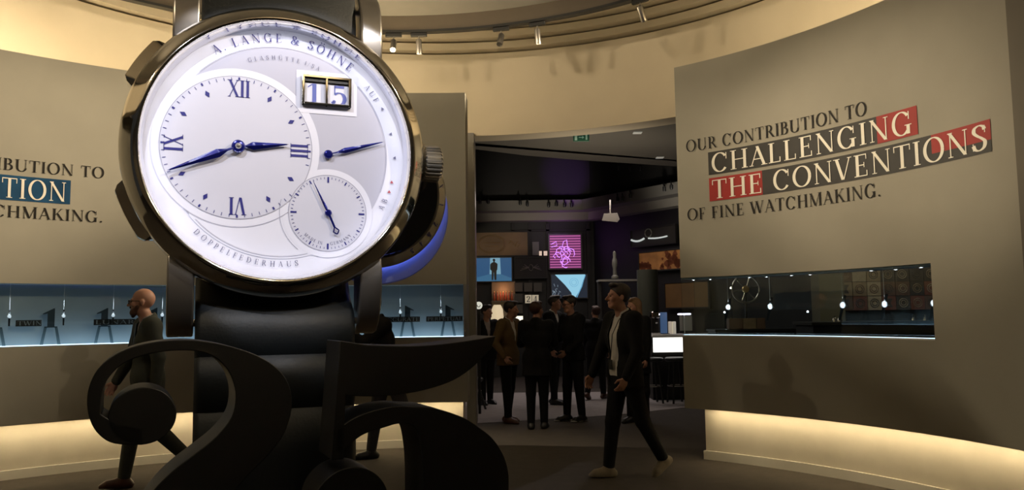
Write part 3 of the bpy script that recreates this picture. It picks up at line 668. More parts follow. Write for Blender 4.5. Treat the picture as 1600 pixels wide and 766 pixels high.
# hands
def hand(name, cx, cz, tipx, tipz, w, hub, t, tail=0.0, waist=.16):
    dx, dz = tipx - cx, tipz - cz; L = math.hypot(dx, dz); dx /= L; dz /= L; nx, nz = -dz, dx
    q = [(0, w * .28), (L * waist, w * .28), (L * (waist + .13), w), (L * .97, w * .16), (L, 0)]
    if tail: q = [(-tail, w * .9)] + q
    n = len(q); m = MB(); vs = []
    for s, a in q:
        for side, tt in ((-1, t), (0, t - w * .45), (1, t)): vs.append(wt(cx + dx * s + nx * a * side, cz + dz * s + nz * a * side, tt))
    fs = [(3 * i + j, 3 * i + 3 + j, 3 * i + 4 + j, 3 * i + 1 + j) for i in range(n - 1) for j in (0, 1)]
    fs += [(3 * i, 3 * i + 2, 3 * i + 5, 3 * i + 3) for i in range(n - 1)]
    m.add(vs, fs)
    m.lathe([(.0005, t - .010), (hub * .55, t - .010), (hub * .85, t - .006), (hub, t), (hub, t + .006)], lambda x, y, h: (cx + x, h, H0 + cz + y), 32)
    return m.build(name, M['blue'], watch, True, 25)
hand('hour_hand', MCX, MCZ, .040, .042, .023, .036, DT - .022)
mh = hand('minute_hand', MCX, MCZ, -.594, -.146, .024, .036, DT - .034)
MB().lathe([(.0005, DT - .052), (.012, DT - .051), (.017, DT - .044), (.017, DT - .03)], lambda x, y, h: (MCX + x, h, H0 + MCZ + y), 24).build('pinion_cap', M['steel'], mh, True)
hand('reserve_hand', .267, .000, .594, .096, .016, .026, DT - .022)
sh = hand('seconds_hand', SCX, SCZ, .180, -.160, .008, .020, DT - .022, waist=.02)
m = MB(); dx, dz = (.318 - SCX), (-.458 - SCZ); L = math.hypot(dx, dz); dx /= L; dz /= L; nx, nz = -dz, dx
def bar(m, p, q, w, t):
    ux, uz = q[0] - p[0], q[1] - p[1]; l = math.hypot(ux, uz); a, b_ = -uz / l * w, ux / l * w
    return m.prism([(p[0] + a, p[1] + b_), (q[0] + a, q[1] + b_), (q[0] - a, q[1] - b_), (p[0] - a, p[1] - b_)], lambda u, v, d: wt(u, v, d), t, t + .005)
P0 = (SCX, SCZ); P1 = (SCX + dx * (L - .035), SCZ + dz * (L - .035)); P2 = (SCX + dx * (L + .01), SCZ + dz * (L + .01)); Pm = (SCX + dx * (L - .008), SCZ + dz * (L - .008))
bar(m, P0, P1, .006, DT - .024)
for s in (-1, 1):
    E_ = (Pm[0] + nx * .017 * s, Pm[1] + nz * .017 * s); bar(m, P1, E_, .0035, DT - .024); bar(m, E_, P2, .0035, DT - .024)
m.build('counterweight', M['blue'], sh)
# lugs: horn profile in (t, z), given width
def lug(x0, x1, s):
    prof = [(.10, s * .60), (.085, s * .70), (.090, s * .80), (.12, s * .90), (.17, s * .98), (.24, s * 1.035), (.33, s * 1.05), (.37, s * 1.03), (.36, s * .96), (.30, s * .88), (.30, s * .60)]
    m = MB(); sk = .012
    n = len(prof); vs = [(x0, t, H0 + z) for t, z in prof] + [(x1, t, H0 + z) for t, z in prof]
    m.add(vs, [tuple(range(n)), tuple(range(2 * n - 1, n - 1, -1))] + [(i, (i + 1) % n, (i + 1) % n + n, i + n) for i in range(n)])
    o = m.build('lug', M['gunm'], watch, True, 50)
    bv = o.modifiers.new('bevel', 'BEVEL'); bv.width = .012; bv.segments = 3
    return o
lug(-.585, -.445, 1); lug(.455, .585, 1); lug(-.585, -.445, -1); lug(.455, .585, -1)
# strap: section swept in the (t, z) plane
def strap(name, path, th, x0, x1, bev=.03, widths=None):
    m = MB(); vs = []; N = len(path); K = 10
    for i, (t, z) in enumerate(path):
        a = path[max(0, i - 1)]; c = path[min(N - 1, i + 1)]; dt, dz = c[0] - a[0], c[1] - a[1]; l = math.hypot(dt, dz); nt, nz = dz / l, -dt / l
        w = 1 if widths is None else widths[i]
        xa, xb = (x0 + x1) / 2 - (x1 - x0) / 2 * w, (x0 + x1) / 2 + (x1 - x0) / 2 * w
        sec_ = [(xa, -.5), (xa, .25), (xa + bev, .5), (xb - bev, .5), (xb, .25), (xb, -.5), (xb - bev, -.6), (xa + bev, -.6)]
        vs += [(x, t - nt * k * th * -1 if False else t + nt * k * th, H0 + z + nz * k * th) for x, k in sec_]
    n = 8; fs = [(n * i + k, n * i + (k + 1) % n, n * i + n + (k + 1) % n, n * i + n + k) for i in range(N - 1) for k in range(n)]
    fs += [tuple(range(n)), tuple(range(n * N - 1, n * N - n - 1, -1))]
    m.add(vs, fs)
    o = m.build(name, M['leather'], watch, True, 50); return o
low = [(.46, -.60), (.42, -.72), (.35, -.83), (.27, -.895), (.20, -.945), (.175, -1.01), (.175, -1.10), (.215, -1.155), (.215, -1.175), (.16, -1.215), (.15, -1.28), (.155, -1.38), (.20, -1.45), (.20, -1.47), (.15, -1.52), (.14, -1.7), (.145, -2.0), (.15, -2.395)]
up = [(.20, .55), (.21, .80), (.25, 1.0), (.32, 1.25), (.42, 1.55), (.55, 1.9), (.72, 2.25), (.85, 2.5)]
s1 = strap('strap', low, .12, -.437, .437)
strap('strap', up, .10, -.437, .437)
# spring bars and back
MB().tube([(-.5, .30, H0 + .95), (.5, .30, H0 + .95)], .02).build('spring_bar', M['steel'], watch)
MB().tube([(-.5, .30, H0 - .97), (.5, .30, H0 - .97)], .02).build('spring_bar', M['steel'], watch)
# crown
cr = MB(); cx0 = .845
n = 26; prof = [(.848, .070), (.860, .100), (.866, .112), (.958, .114), (.970, .104), (.975, .075)]
vs = []; K = n * 4
for xx, rr in prof:
    for i in range(K):
        ph = i % 4; r = rr * (1.0 if ph in (0, 1) else .90) if .86 < xx < .965 else rr * .95
        a = 2 * math.pi * i / K; vs.append((xx, .205 + r * math.cos(a), H0 + .0 + r * math.sin(a)))
fs = [(j * K + i, j * K + (i + 1) % K, (j + 1) * K + (i + 1) % K, (j + 1) * K + i) for j in range(len(prof) - 1) for i in range(K)] + [tuple(range(K)), tuple(range(len(prof) * K - 1, (len(prof) - 1) * K - 1, -1))]
cr.add(vs, fs); cr.build('crown', mat('crown_steel', (.80, .78, .74), .20, .8), watch)
MB().tube([(.82, .205, H0), (.85, .205, H0)], .055, 24).build('crown_tube', M['chrome'], watch, True)
# pushers on the left flank
def pusher(a0, a1, r1=.885):
    m = MB(); n = 14; vs = []
    for i in range(n + 1):
        a = R_(a0 + (a1 - a0) * i / n); e = min(1, min(i, n - i) / 2.0); r = .83 + (r1 - .83) * e ** .5
        for rr, t in ((.80, .16), (r, .17), (r + .004, .20), (r + .004, .26), (r, .29), (.80, .30)): vs.append(wt(rr * math.cos(a), rr * math.sin(a), t))
    fs = [(6 * i + k, 6 * i + (k + 1) % 6, 6 * i + 6 + (k + 1) % 6, 6 * i + 6 + k) for i in range(n) for k in range(6)] + [tuple(range(6)), tuple(range(6 * n + 5, 6 * n - 1, -1))]
    m.add(vs, fs); return m.build('pusher', M['bezel'], watch, True, 40)
pusher(158, 136, .905); pusher(193, 218, .888)
M['steelring'] = mat('ring_steel', (.85, .78, .64), .22, .75)
# back ring with engraved figures, and a disc added for the blue glow on the wall
BX_, BZ_ = .615, -.161
lb = lambda x, y, h: (BX_ + x, h, H0 + BZ_ + y)
bk = MB().lathe([(.40, .50), (.405, .425), (.42, .41), (.462, .43), (.478, .455), (.478, .50), (.40, .50)], lb, 110).build('back_ring', M['steelring'], watch, True, 30)
m = MB()
for ch, ang in (('1', -8), ('2', -26), ('&', -37), ('4', -47), ('5', -57), ('X', 8)):
    er = (math.cos(R_(ang)), math.sin(R_(ang))); et = (-er[1], er[0]); g, adv = glyph(ch)
    for poly in g: m.add([wt(BX_ + er[0] * (.425 + p[1] * .030) - et[0] * (p[0] - adv / 2) * .034, BZ_ + er[1] * (.425 + p[1] * .030) - et[1] * (p[0] - adv / 2) * .034, .411 + p[1] * .0155 - .003) for p in poly], [tuple(range(len(poly)))])
m.build('engraving', M['ink'], bk, recalc=False)
MB().lathe([(.0005, .385), (.40, .385), (.40, .50), (.0005, .50)], lb, 48).build('back_mount', mat('dark_chrome', (.12, .12, .13), .15, 1.0), watch)
bd = MB().lathe([(.0005, .540), (.475, .540), (.482, .55), (.482, .565), (.475, .575), (.0005, .575)], lambda x, y, h: (.656 + x, h, H0 - .258 + y), 110).build('blue_glow_disc', mat('blue_wall_glow', (.36, .38, .50), .35, emit=(.12, .18, .80), estr=.05), watch, True, 30)
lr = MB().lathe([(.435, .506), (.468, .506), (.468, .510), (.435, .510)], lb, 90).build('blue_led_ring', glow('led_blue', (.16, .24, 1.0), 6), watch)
# crystal led ring under the bezel lip: small lamps aimed at the dial
wm = Matrix.Translation((WO.x, WO.y, 0)) @ Matrix.Rotation(WYAW, 4, 'Z')
NL = 14; DIALPOW = .15
for i in range(NL):
    a = 2 * math.pi * (i + .5) / NL; p = wm @ Vector(wt(.716 * math.cos(a), .716 * math.sin(a), .022)); q = wm @ Vector(wt(.25 * math.cos(a), .25 * math.sin(a), DT))
    l = area('bezel_led', p, q, DIALPOW, .26, .012, (.86, .88, 1.0))
    # long side along the rim
    l.rotation_euler = ((q - p).to_track_quat('-Z', 'Y').to_matrix() @ Matrix.Identity(3)).to_euler()
    zax = (p - q).normalized(); tang = (wm.to_3x3() @ Vector((-math.sin(a), 0, math.cos(a)))).normalized(); yax = zax.cross(tang).normalized()
    l.matrix_world = Matrix.Translation(p) @ Matrix((tang, yax, zax)).transposed().to_4x4()

# ------------------------------------------------------------------ the big date numerals in front of the strap
NO = Vector((-1.288, 3.6, 0)); NY = R_(25)
def numeral(name, label, polys, depth=.30):
    t = MB()
    for poly in polys: t.prism(poly, lambda u, v, d: (u, d, v), 0, depth)
    o = t.build(name, M['numeral'], None, True, 38); o.location = NO; o.rotation_euler = (0, 0, NY)
    bv = o.modifiers.new('bevel', 'BEVEL'); bv.width = .004; bv.segments = 2; bv.limit_method = 'ANGLE'; bv.angle_limit = R_(38)
    return props(o, label, 'numeral sculpture')
def smooth_poly(pts, n=4, closed=False): return _spline(pts, n)
inner = smooth_poly([(-.484, 1.06), (-.484, 1.110), (-.478, 1.165), (-.459, 1.210), (-.412, 1.262), (-.339, 1.296), (-.239, 1.314), (-.135, 1.313), (-.056, 1.290), (.004, 1.238), (.038, 1.172), (.050, 1.100), (.034, 1.015), (-.028, .935), (-.116, .866), (-.204, .800), (-.278, .725), (-.345, .62), (-.42, .46), (-.50, .24)])
base = [(-.56, .16), (-.58, .0), (.32, .0)] 
basetop = smooth_poly([(.34, .22), (.34, .30), (.31, .30), (.28, .22), (.20, .185), (.05, .20), (-.1, .235), (-.22, .26)])
outr = smooth_poly([(-.22, .26), (-.17, .36), (-.09, .50), (.004, .63), (.101, .745), (.211, .853), (.274, .948), (.297, 1.062), (.278, 1.155), (.228, 1.225), (.149, 1.280), (.052, 1.320), (-.057, 1.349), (-.162, 1.362), (-.278, 1.357), (-.377, 1.335), (-.449, 1.299), (-.503, 1.245), (-.532, 1.175), (-.537, 1.104), (-.523, 1.035), (-.488, .975), (-.430, .935), (-.322, .921)])
two = inner + base + basetop[:-1] + outr + [(-.322, .99), (-.43, 1.02)]
ballp = [(-.325 + .133 * math.cos(a), 1.043 + .121 * math.sin(a)) for a in [k * math.pi / 24 for k in range(48)]]
numeral('numeral_two', 'huge matt black digit two standing in front of the giant strap', [two, ballp])
flag = [(.518, 1.340)] + smooth_poly([(.651, 1.318), (.859, 1.306), (1.026, 1.311), (1.198, 1.328), (1.323, 1.345)]) + smooth_poly([(1.297, 1.281), (1.18, 1.18), (1.058, 1.118), (.891, 1.081), (.73, 1.070), (.60, 1.076), (.545, 1.084)]) + [(.540, .90), (.537, .788), (.480, .788), (.500, 1.06)]
bo = smooth_poly([(.50, .915), (.536, .948), (.606, .984), (.708, 1.010), (.800, 1.018), (.878, 1.010), (.975, 1.000), (1.068, .971), (1.150, .936), (1.219, .891), (1.290, .836), (1.341, .770), (1.374, .700), (1.388, .610), (1.375, .48), (1.32, .33), (1.23, .19), (1.11, .09), (.98, .03), (.85, .0), (.72, .01), (.60, .06), (.50, .15), (.43, .27), (.395, .42), (.397, .56)])
bi = smooth_poly([(.46, .45), (.50, .33), (.58, .20), (.69, .11), (.79, .09), (.87, .14), (.91, .26), (.925, .42), (.926, .60), (.924, .72), (.913, .826), (.895, .895), (.862, .925), (.80, .934), (.73, .920), (.66, .905), (.606, .882), (.55, .84), (.50, .80)])
five = bo + bi
ball5 = [(.575 + .180 * math.cos(a), .570 + .178 * math.sin(a)) for a in [k * math.pi / 24 for k in range(48)]]
numeral('numeral_five', 'huge matt black digit five standing to the right of the digit two', [flag, five, ball5])
# ------------------------------------------------------------------ smooth bodies from blended volumes
class Field:
    def __init__(s, lo, hi, h):
        s.lo = np.array(lo, float); s.h = h; s.n = np.ceil((np.array(hi) - s.lo) / h).astype(int) + 1
        s.d = np.full(s.n, 1.0, np.float32)
    def grid(s, lo, hi):
        i0 = np.clip(np.floor((np.array(lo) - s.lo) / s.h).astype(int), 0, s.n - 1); i1 = np.clip(np.ceil((np.array(hi) - s.lo) / s.h).astype(int) + 1, 1, s.n)
        sl = tuple(slice(a, b) for a, b in zip(i0, i1))
        ax = [(s.lo[k] + s.h * np.arange(i0[k], i1[k])).astype(np.float32) for k in range(3)]
        return sl, ax[0][:, None, None], ax[1][None, :, None], ax[2][None, None, :]
    def blend(s, sl, d, k, sub=False):
        a = s.d[sl]
        if sub: a = -a
        if k <= 0: r = np.minimum(a, d)
        else:
            e = np.maximum(k - np.abs(a - d), 0) / k; r = np.minimum(a, d) - e * e * k * 0.25
        s.d[sl] = -r if sub else r
    def cap(s, a, b, ra, rb=None, k=.02, sy=1.0, ax=None, sub=False):
        rb = ra if rb is None else rb; a = np.array(a, float); b = np.array(b, float); R = max(ra, rb) * max(1, sy) + max(k, 3 * s.h)
        sl, X, Y, Z = s.grid(np.minimum(a, b) - R, np.maximum(a, b) + R)
        px, py, pz = X - a[0], Y - a[1], Z - a[2]; ab = b - a
        if sy != 1.0:
            f = np.array(ax, float); f /= np.linalg.norm(f); q = (px * f[0] + py * f[1] + pz * f[2]) * (1 / sy - 1)
            px = px + q * f[0]; py = py + q * f[1]; pz = pz + q * f[2]; ab = ab + f * (ab @ f) * (1 / sy - 1)
        L = max(ab @ ab, 1e-9); t = np.clip((px * ab[0] + py * ab[1] + pz * ab[2]) / L, 0, 1)
        d = np.sqrt((px - t * ab[0]) ** 2 + (py - t * ab[1]) ** 2 + (pz - t * ab[2]) ** 2) - (ra + (rb - ra) * t)
        if sy < 1: d = d * (0.5 + 0.5 * sy)
        s.blend(sl, d.astype(np.float32), k, sub); return s
    def ell(s, c, r, fr=None, k=.02, sub=False):
        c = np.array(c, float); r = np.array(r, float); fr = np.eye(3) if fr is None else fr; R = r.max() + max(k, 3 * s.h)
        sl, X, Y, Z = s.grid(c - R, c + R); px, py, pz = X - c[0], Y - c[1], Z - c[2]
        q = [(px * fr[i][0] + py * fr[i][1] + pz * fr[i][2]) for i in range(3)]
        n = np.sqrt(sum((q[i] / r[i]) ** 2 for i in range(3))); m = np.sqrt(sum((q[i] / r[i] ** 2) ** 2 for i in range(3))) + 1e-6
        s.blend(sl, (n * (n - 1) / m).astype(np.float32), k, sub); return s
    def cut(s, fn):
        """keep where fn(x, y, z) < 0"""
        sl, X, Y, Z = s.grid(s.lo, s.lo + s.n * s.h); s.d = np.maximum(s.d, fn(X, Y, Z).astype(np.float32) + 0 * s.d); return s
    def mesh(s, name, mt, parent, ox=None):
        d = s.d; neg = d < 0; nx, ny, nz = d.shape
        c = np.zeros((nx - 1, ny - 1, nz - 1), np.int8)
        for i in (0, 1):
            for j in (0, 1):
                for k in (0, 1): c += neg[i:nx - 1 + i, j:ny - 1 + j, k:nz - 1 + k]
        act = (c > 0) & (c < 8); cells = np.argwhere(act); idx = -np.ones(c.shape, np.int64); idx[act] = np.arange(len(cells))
        acc = np.zeros((len(cells), 3)); cnt = np.zeros(len(cells)); g = lambda o: d[cells[:, 0] + o[0], cells[:, 1] + o[1], cells[:, 2] + o[2]]
        for axis in range(3):
            for u in (0, 1):
                for v in (0, 1):
                    o0 = [0, 0, 0]; o0[(axis + 1) % 3] = u; o0[(axis + 2) % 3] = v; o1 = list(o0); o1[axis] = 1
                    a, b = g(o0), g(o1); m = (a < 0) != (b < 0); t = np.where(m, a / np.where(m, a - b, 1), 0)
                    p = np.array(o0, float)[None, :].repeat(len(cells), 0); p[:, axis] = t; acc[m] += p[m]; cnt[m] += 1
        V = (cells + acc / np.maximum(cnt, 1)[:, None]) * s.h + s.lo
        F = []
        for axis in range(3):
            o = [slice(None)] * 3; a = d[tuple(slice(0, -1) if i == axis else slice(1, -1) for i in range(3))]; b = d[tuple(slice(1, None) if i == axis else slice(1, -1) for i in range(3))]
            for sg in (0, 1):
                e = np.argwhere((a < 0) & (b >= 0) if sg == 0 else (a >= 0) & (b < 0))
                if not len(e): continue
                e = e + np.array([0 if i == axis else 1 for i in range(3)]); u, v = (axis + 1) % 3, (axis + 2) % 3
                q = []
                for du, dv in ((-1, -1), (0, -1), (0, 0), (-1, 0)):
                    w = e.copy(); w[:, u] += du; w[:, v] += dv; q.append(idx[w[:, 0], w[:, 1], w[:, 2]])
                q = np.stack(q, 1); F.append(q if sg == 0 else q[:, ::-1])
        F = np.concatenate(F); F = F[(F >= 0).all(1)]
        me = bpy.data.meshes.new(name); me.vertices.add(len(V)); me.vertices.foreach_set('co', V.astype(np.float32).ravel())
        me.loops.add(F.size); me.loops.foreach_set('vertex_index', F.astype(np.int32).ravel()); me.polygons.add(len(F)); me.polygons.foreach_set('loop_start', np.arange(0, F.size, 4, dtype=np.int32)); me.polygons.foreach_set('loop_total', np.full(len(F), 4, np.int32))
        me.polygons.foreach_set('use_smooth', np.ones(len(F), bool)); me.update(calc_edges=True); me.validate(); me.materials.append(mt)
        ob = bpy.data.objects.new(name, me); col.objects.link(ob); ob.parent = parent; return ob

def rotx(a): return np.array([[1, 0, 0], [0, math.cos(a), -math.sin(a)], [0, math.sin(a), math.cos(a)]])
def rotz(a): return np.array([[math.cos(a), -math.sin(a), 0], [math.sin(a), math.cos(a), 0], [0, 0, 1]])
def cloth(name, c, rough=.85): 
    if name not in M: M[name] = mat(name, c, rough, noise=.18, nscale=25, bump=.12, bscale=300, spec=.2)
    return M[name]

def person(label, loc, yaw, H=1.8, legs=((0, 0, 0), (0, 0, 0)), arms=((5, 8, 10), (5, 8, 10)), lean=0, head=(0, 0), vox=.012,
           jacket=None, shirt=None, trousers=None, shoes=None, hair=None, open_=0.0, hem=.80, female=False, long_hair=False, beard=None, glasses=False, sole=None, collar=None, tie=None, bald=False, group=None, lanyard=False, dress=False, hood=False, fingers=True):
    """faces -Y at yaw 0; legs and arms are (right, left): leg = (thigh forward, knee bend, heel lift), arm = (forward, outward, elbow) in degrees"""
    t = thing('person', label, 'person', loc, yaw, group); S = H / 1.80
    rt = lambda p: np.array(p, float)
    hipz = .93; J = {}
    sx = (-1, 1); foot_low = 9
    for i in (0, 1):
        a, kn, hl = [math.radians(q) for q in legs[i]]; hp = rt((sx[i] * .088, 0, hipz)); kne = hp + .44 * rt((0, -math.sin(a), -math.cos(a))); sa = a - kn
        an = kne + .42 * rt((0, -math.sin(sa), -math.cos(sa))); fd = rt((sx[i] * .12, -math.cos(hl), -math.sin(hl))); fd /= np.linalg.norm(fd)
        up = np.cross(np.cross(fd, rt((0, 0, 1))), fd); up /= np.linalg.norm(up)
        J['leg', i] = (hp, kne, an, fd, up); foot_low = min(foot_low, (an - up * .075 - fd * .05)[2], (an - up * .075 + fd * .15)[2])
    dz = -foot_low
    L = rotx(math.radians(lean)); piv = rt((0, 0, hipz + .02 + dz))
    T = lambda x, y, z: piv + L @ rt((x, y, z))            # torso frame, above the hips
    fwd = L @ rt((0, -1, 0)); shw = .165 if female else .190
    for i in (0, 1):
        hp, kne, an, fd, up = J['leg', i]; d = rt((0, 0, dz)); J['leg', i] = (hp + d, kne + d, an + d, fd, up)
        a, o, e = [math.radians(q) for q in arms[i]]; sh = T(sx[i] * shw, .0, .50)
        dd = rt((sx[i] * math.sin(o), -math.sin(a) * math.cos(o), -math.cos(a) * math.cos(o))); el = sh + .30 * dd
        inward = rt((-sx[i] * .35 * math.sin(e), 0, 0)); ea = a + e; d2 = rt((sx[i] * math.sin(o) * .6, -math.sin(ea), -math.cos(ea))) + inward; d2 /= np.linalg.norm(d2)
        wr = el + .265 * d2; J['arm', i] = (sh, el, wr, d2)
    hc = T(0, -.035, .705); F = rotz(math.radians(head[0])) @ rotx(math.radians(head[1]) * 1)
    hx, hy, hz = F @ rt((1, 0, 0)), F @ rt((0, 1, 0)), F @ rt((0, 0, 1)); fr = np.array([hx, hy, hz])
    P = lambda x, y, z: hc + hx * x + hy * y + hz * z
    pts = [hc] + [q for i in (0, 1) for q in (J['arm', i][0], J['arm', i][1], J['arm', i][2] + J['arm', i][3] * .2, J['leg', i][1], J['leg', i][2], J['leg', i][2] + J['leg', i][3] * .22)]
    lo = np.min(pts, 0) - .20; hi = np.max(pts, 0) + .20; lo[2] = -.03
    def fin(o): o.scale = (S, S, S); return o
    # ---- body
    B = Field(lo, hi, vox)
    B.cap(T(-.07, 0, .0), T(.07, 0, .0), .115, .115, .03, .85, fwd); B.cap(T(0, 0, .05), T(0, 0, .22), .125 if not female else .115, .12, .05, .75, fwd)
    B.cap(T(-.06, 0, .34), T(.06, 0, .34), .13, .13, .05, .78, fwd); B.cap(T(-shw + .03, .01, .475), T(shw - .03, .01, .475), .065, .065, .05)
    B.cap(T(0, .005, .50), T(0, -.02, .60), .060 if not female else .050, .056 if not female else .046, .03)
    for i in (0, 1):
        hp, kne, an, fd, up = J['leg', i]; B.cap(hp, kne, .085, .055, .03); B.cap(kne, an, .055, .036, .02); B.cap(an - up * .035, an - up * .045 + fd * .12, .034, .024, .02)
        sh, el, wr, d2 = J['arm', i]; B.cap(sh, el, .052, .040, .03); B.cap(el, wr, .040, .026, .015)
        # hand: palm, four bent fingers, thumb from the side
        s_ = rt((0, -1, 0)) - d2 * (rt((0, -1, 0)) @ d2); s_ /= np.linalg.norm(s_); n_ = np.cross(d2, s_); n_ *= 1 if n_ @ rt((-sx[i], 0, 0)) > 0 else -1
        pc = wr + d2 * .05; B.ell(pc, (.050, .042, .017), np.array([d2, s_, n_]), .012)
        if fingers:
            for k, (off, ln) in enumerate(((.031, .068), (.0105, .078), (-.0105, .072), (-.030, .056))):
                b0 = wr + d2 * .082 + s_ * off; c1 = .35 + .12 * k; b1 = b0 + (d2 * math.cos(c1) + n_ * math.sin(c1) + s_ * off * 1.2) * ln * .5; c2 = c1 + .6; b2 = b1 + (d2 * math.cos(c2) + n_ * math.sin(c2)) * ln * .5
                B.cap(b0, b1, .0095, .0088, .004); B.cap(b1, b2, .0088, .0075, .003)
            t0 = wr + d2 * .028 + s_ * .030; t1 = t0 + (d2 * .55 + s_ * .6 + n_ * .35) * .045; B.cap(t0, t1, .014, .0105, .008); B.cap(t1, t1 + (d2 * .9 + s_ * .15 + n_ * .4) * .032, .0105, .008, .004)
        else: B.ell(wr + d2 * .11, (.045, .035, .016), np.array([d2, s_, n_]), .01)
    # ---- head
    B.ell(P(0, .012, .028), (.076, .096, .092), fr, .02); B.ell(P(0, -.028, -.035), (.060, .066, .078), fr, .03); B.cap(P(-.022, -.070, -.088), P(.022, -.070, -.088), .021, .021, .025)
    B.cap(P(-.035, -.082, .022), P(.035, -.082, .022), .011, .011, .014)
    for q in (-1, 1): B.ell(P(q * .032, -.103, .004), (.018, .014, .012), fr, .012, sub=True); B.ell(P(q * .045, -.072, -.022), (.022, .02, .022), fr, .02); B.ell(P(q * .078, .008, -.006), (.009, .019, .031), fr, .006)
    B.cap(P(0, -.092, .012), P(0, -.119, -.026), .009, .0125, .010); B.cap(P(-.012, -.102, -.030), P(.012, -.102, -.030), .009, .009, .008)
    B.cap(P(-.018, -.092, -.056), P(.018, -.092, -.056), .008, .008, .006); B.cap(P(-.015, -.089, -.069), P(.015, -.089, -.069), .008, .008, .006)
    fin(B.mesh('body', M['skin'], t))
    eye = MB()
    for q in (-1, 1):
        c = P(q * .032, -.0835, .003)
        for a in range(1): eye.lathe([(.0005, -.0085), (.006, -.007), (.0085, 0), (.006, .007), (.0005, .0085)], lambda x, y, h: tuple(c + rt((x, y, h))), 12)
    fin(eye.build('eyes', M.setdefault('eye', mat('eye_dark', (.03, .02, .015), .2)), t, True))
    # ---- hair
    hf = Field(hc - .22, hc + .22, min(vox, .009))
    if hair and not bald:
        hf.ell(P(0, .020, .036), (.085, .103, .098), fr, .0)
        hf.ell(P(0, -.052, .108), (.062, .045, .026), fr, .02)
        hf.cut(lambda X, Y, Z: np.maximum(-((X - P(0, -.060, .050)[0]) * (hy[0] * .75 + hz[0] * .66) + (Y - P(0, -.060, .050)[1]) * (hy[1] * .75 + hz[1] * .66) + (Z - P(0, -.060, .050)[2]) * (hy[2] * .75 + hz[2] * .66)),
                                         -((X - P(0, 0, -.055)[0]) * hz[0] + (Y - P(0, 0, -.055)[1]) * hz[1] + (Z - P(0, 0, -.055)[2]) * hz[2])) if not long_hair else -((X - P(0, -.055, .05)[0]) * (hy[0] * .8 + hz[0] * .6) + (Y - P(0, -.055, .05)[1]) * (hy[1] * .8 + hz[1] * .6) + (Z - P(0, -.055, .05)[2]) * (hy[2] * .8 + hz[2] * .6)))
        if long_hair: hf.cap(P(0, .06, .0), P(0, .055, -.17), .085, .075, .04, .6, hy); hf.cap(P(-.07, .03, 0), P(-.075, .02, -.17), .035, .04, .03); hf.cap(P(.07, .03, 0), P(.075, .02, -.17), .035, .04, .03)
        fin(hf.mesh('hair', hair, t))
    if beard:
        bf = Field(hc - .2, hc + .2, min(vox, .008)); bf.cap(P(-.028, -.072, -.090), P(.028, -.072, -.090), .030, .030, .02); bf.cap(P(-.058, -.035, -.045), P(-.030, -.065, -.085), .018, .026, .02); bf.cap(P(.058, -.035, -.045), P(.030, -.065, -.085), .018, .026, .02)
        bf.cap(P(-.020, -.099, -.046), P(.020, -.099, -.046), .009, .009, .01); bf.cap(P(0, -.078, -.10), P(0, -.080, -.125), .028, .016, .02); bf.ell(P(0, -.104, -.062), (.016, .012, .006), fr, .004, sub=True)
        fin(bf.mesh('beard', beard, t))
    if glasses:
        g = MB()
        for q in (-1, 1):
            c = P(q * .034, -.108, .004); g.tube([tuple(c + hx * .027 * math.cos(a) + hz * .019 * math.sin(a)) for a in [k * math.pi / 8 for k in range(17)]], .0028, 6)
            g.tube([tuple(P(q * .060, -.106, .010)), tuple(P(q * .078, -.04, .010)), tuple(P(q * .080, .01, .004))], .0028, 6)
        g.tube([tuple(P(-.008, -.110, .008)), tuple(P(.008, -.110, .008))], .0028, 6); fin(g.build('glasses', M['black'], t))
    # ---- trousers
    if trousers:
        Tr = Field(lo, hi, max(vox, .010)); Tr.cap(T(-.07, 0, .0), T(.07, 0, .0), .128, .128, .03, .88, fwd); Tr.cap(T(0, 0, .0), T(0, 0, .10), .14, .132, .04, .8, fwd)
        for i in (0, 1):
            hp, kne, an, fd, up = J['leg', i]; Tr.cap(hp, kne, .100, .070, .03); Tr.cap(kne, an + (kne - an) * .05, .070, .054, .02)
        fin(Tr.mesh('trousers', trousers, t))
    if shoes:
        for i in (0, 1):
            hp, kne, an, fd, up = J['leg', i]; sf = Field(an - .24, an + .26, .009); side = np.cross(fd, up)
            sf.cap(an - up * .045 - fd * .045, an - up * .052 + fd * .13, .044, .040, .02); sf.cap(an - up * .05 + fd * .13, an - up * .060 + fd * .175, .038, .024, .02); sf.cap(an - up * .02, an - up * .045 + fd * .11, .050, .034, .03); sf.cap(an - up * .04, an + (kne - an) * .12, .046, .052, .02)
            base = an - up * .075; sf.cut(lambda X, Y, Z: -((X - base[0]) * up[0] + (Y - base[1]) * up[1] + (Z - base[2]) * up[2]))
            so = fin(sf.mesh('shoe', shoes, t))
            if sole:
                f2 = Field(an - .24, an + .26, .009); f2.cap(base + up * .012 - fd * .045, base + up * .012 + fd * .17, .050, .043, .01, .35, up)
                o2 = f2.mesh('sole', sole, so)
    # ---- shirt and jacket
    def torso(f, g, hemz, arms_=True, grow=.0):
        f.cap(T(-.05, 0, .02), T(.05, 0, .02), .128 + g, .128 + g, .03, .88, fwd)
        f.cap(T(0, 0, .05), T(0, 0, .22), .132 + g, .130 + g, .05, .80, fwd); f.cap(T(-.07, -.0, .33), T(.07, -.0, .33), .128 + g, .128 + g, .05, .82, fwd)
        f.cap(T(-shw + .03, .01, .475), T(shw - .03, .01, .475), .066 + g, .066 + g, .05); f.cap(T(0, .02, .49), T(0, .01, .55), .066 + g, .060 + g, .03)
        f.cut(lambda X, Y, Z: (Z - (T(0, 0, .575)[2] + (Y - T(0, 0, .575)[1]) * .55)) * .8)
    if shirt:
        sf = Field(lo, hi, max(vox, .010)); torso(sf, .008, 0); zb = T(0, 0, -.03)[2]; sf.cut(lambda X, Y, Z: zb - Z); fin(sf.mesh('shirt', shirt, t))
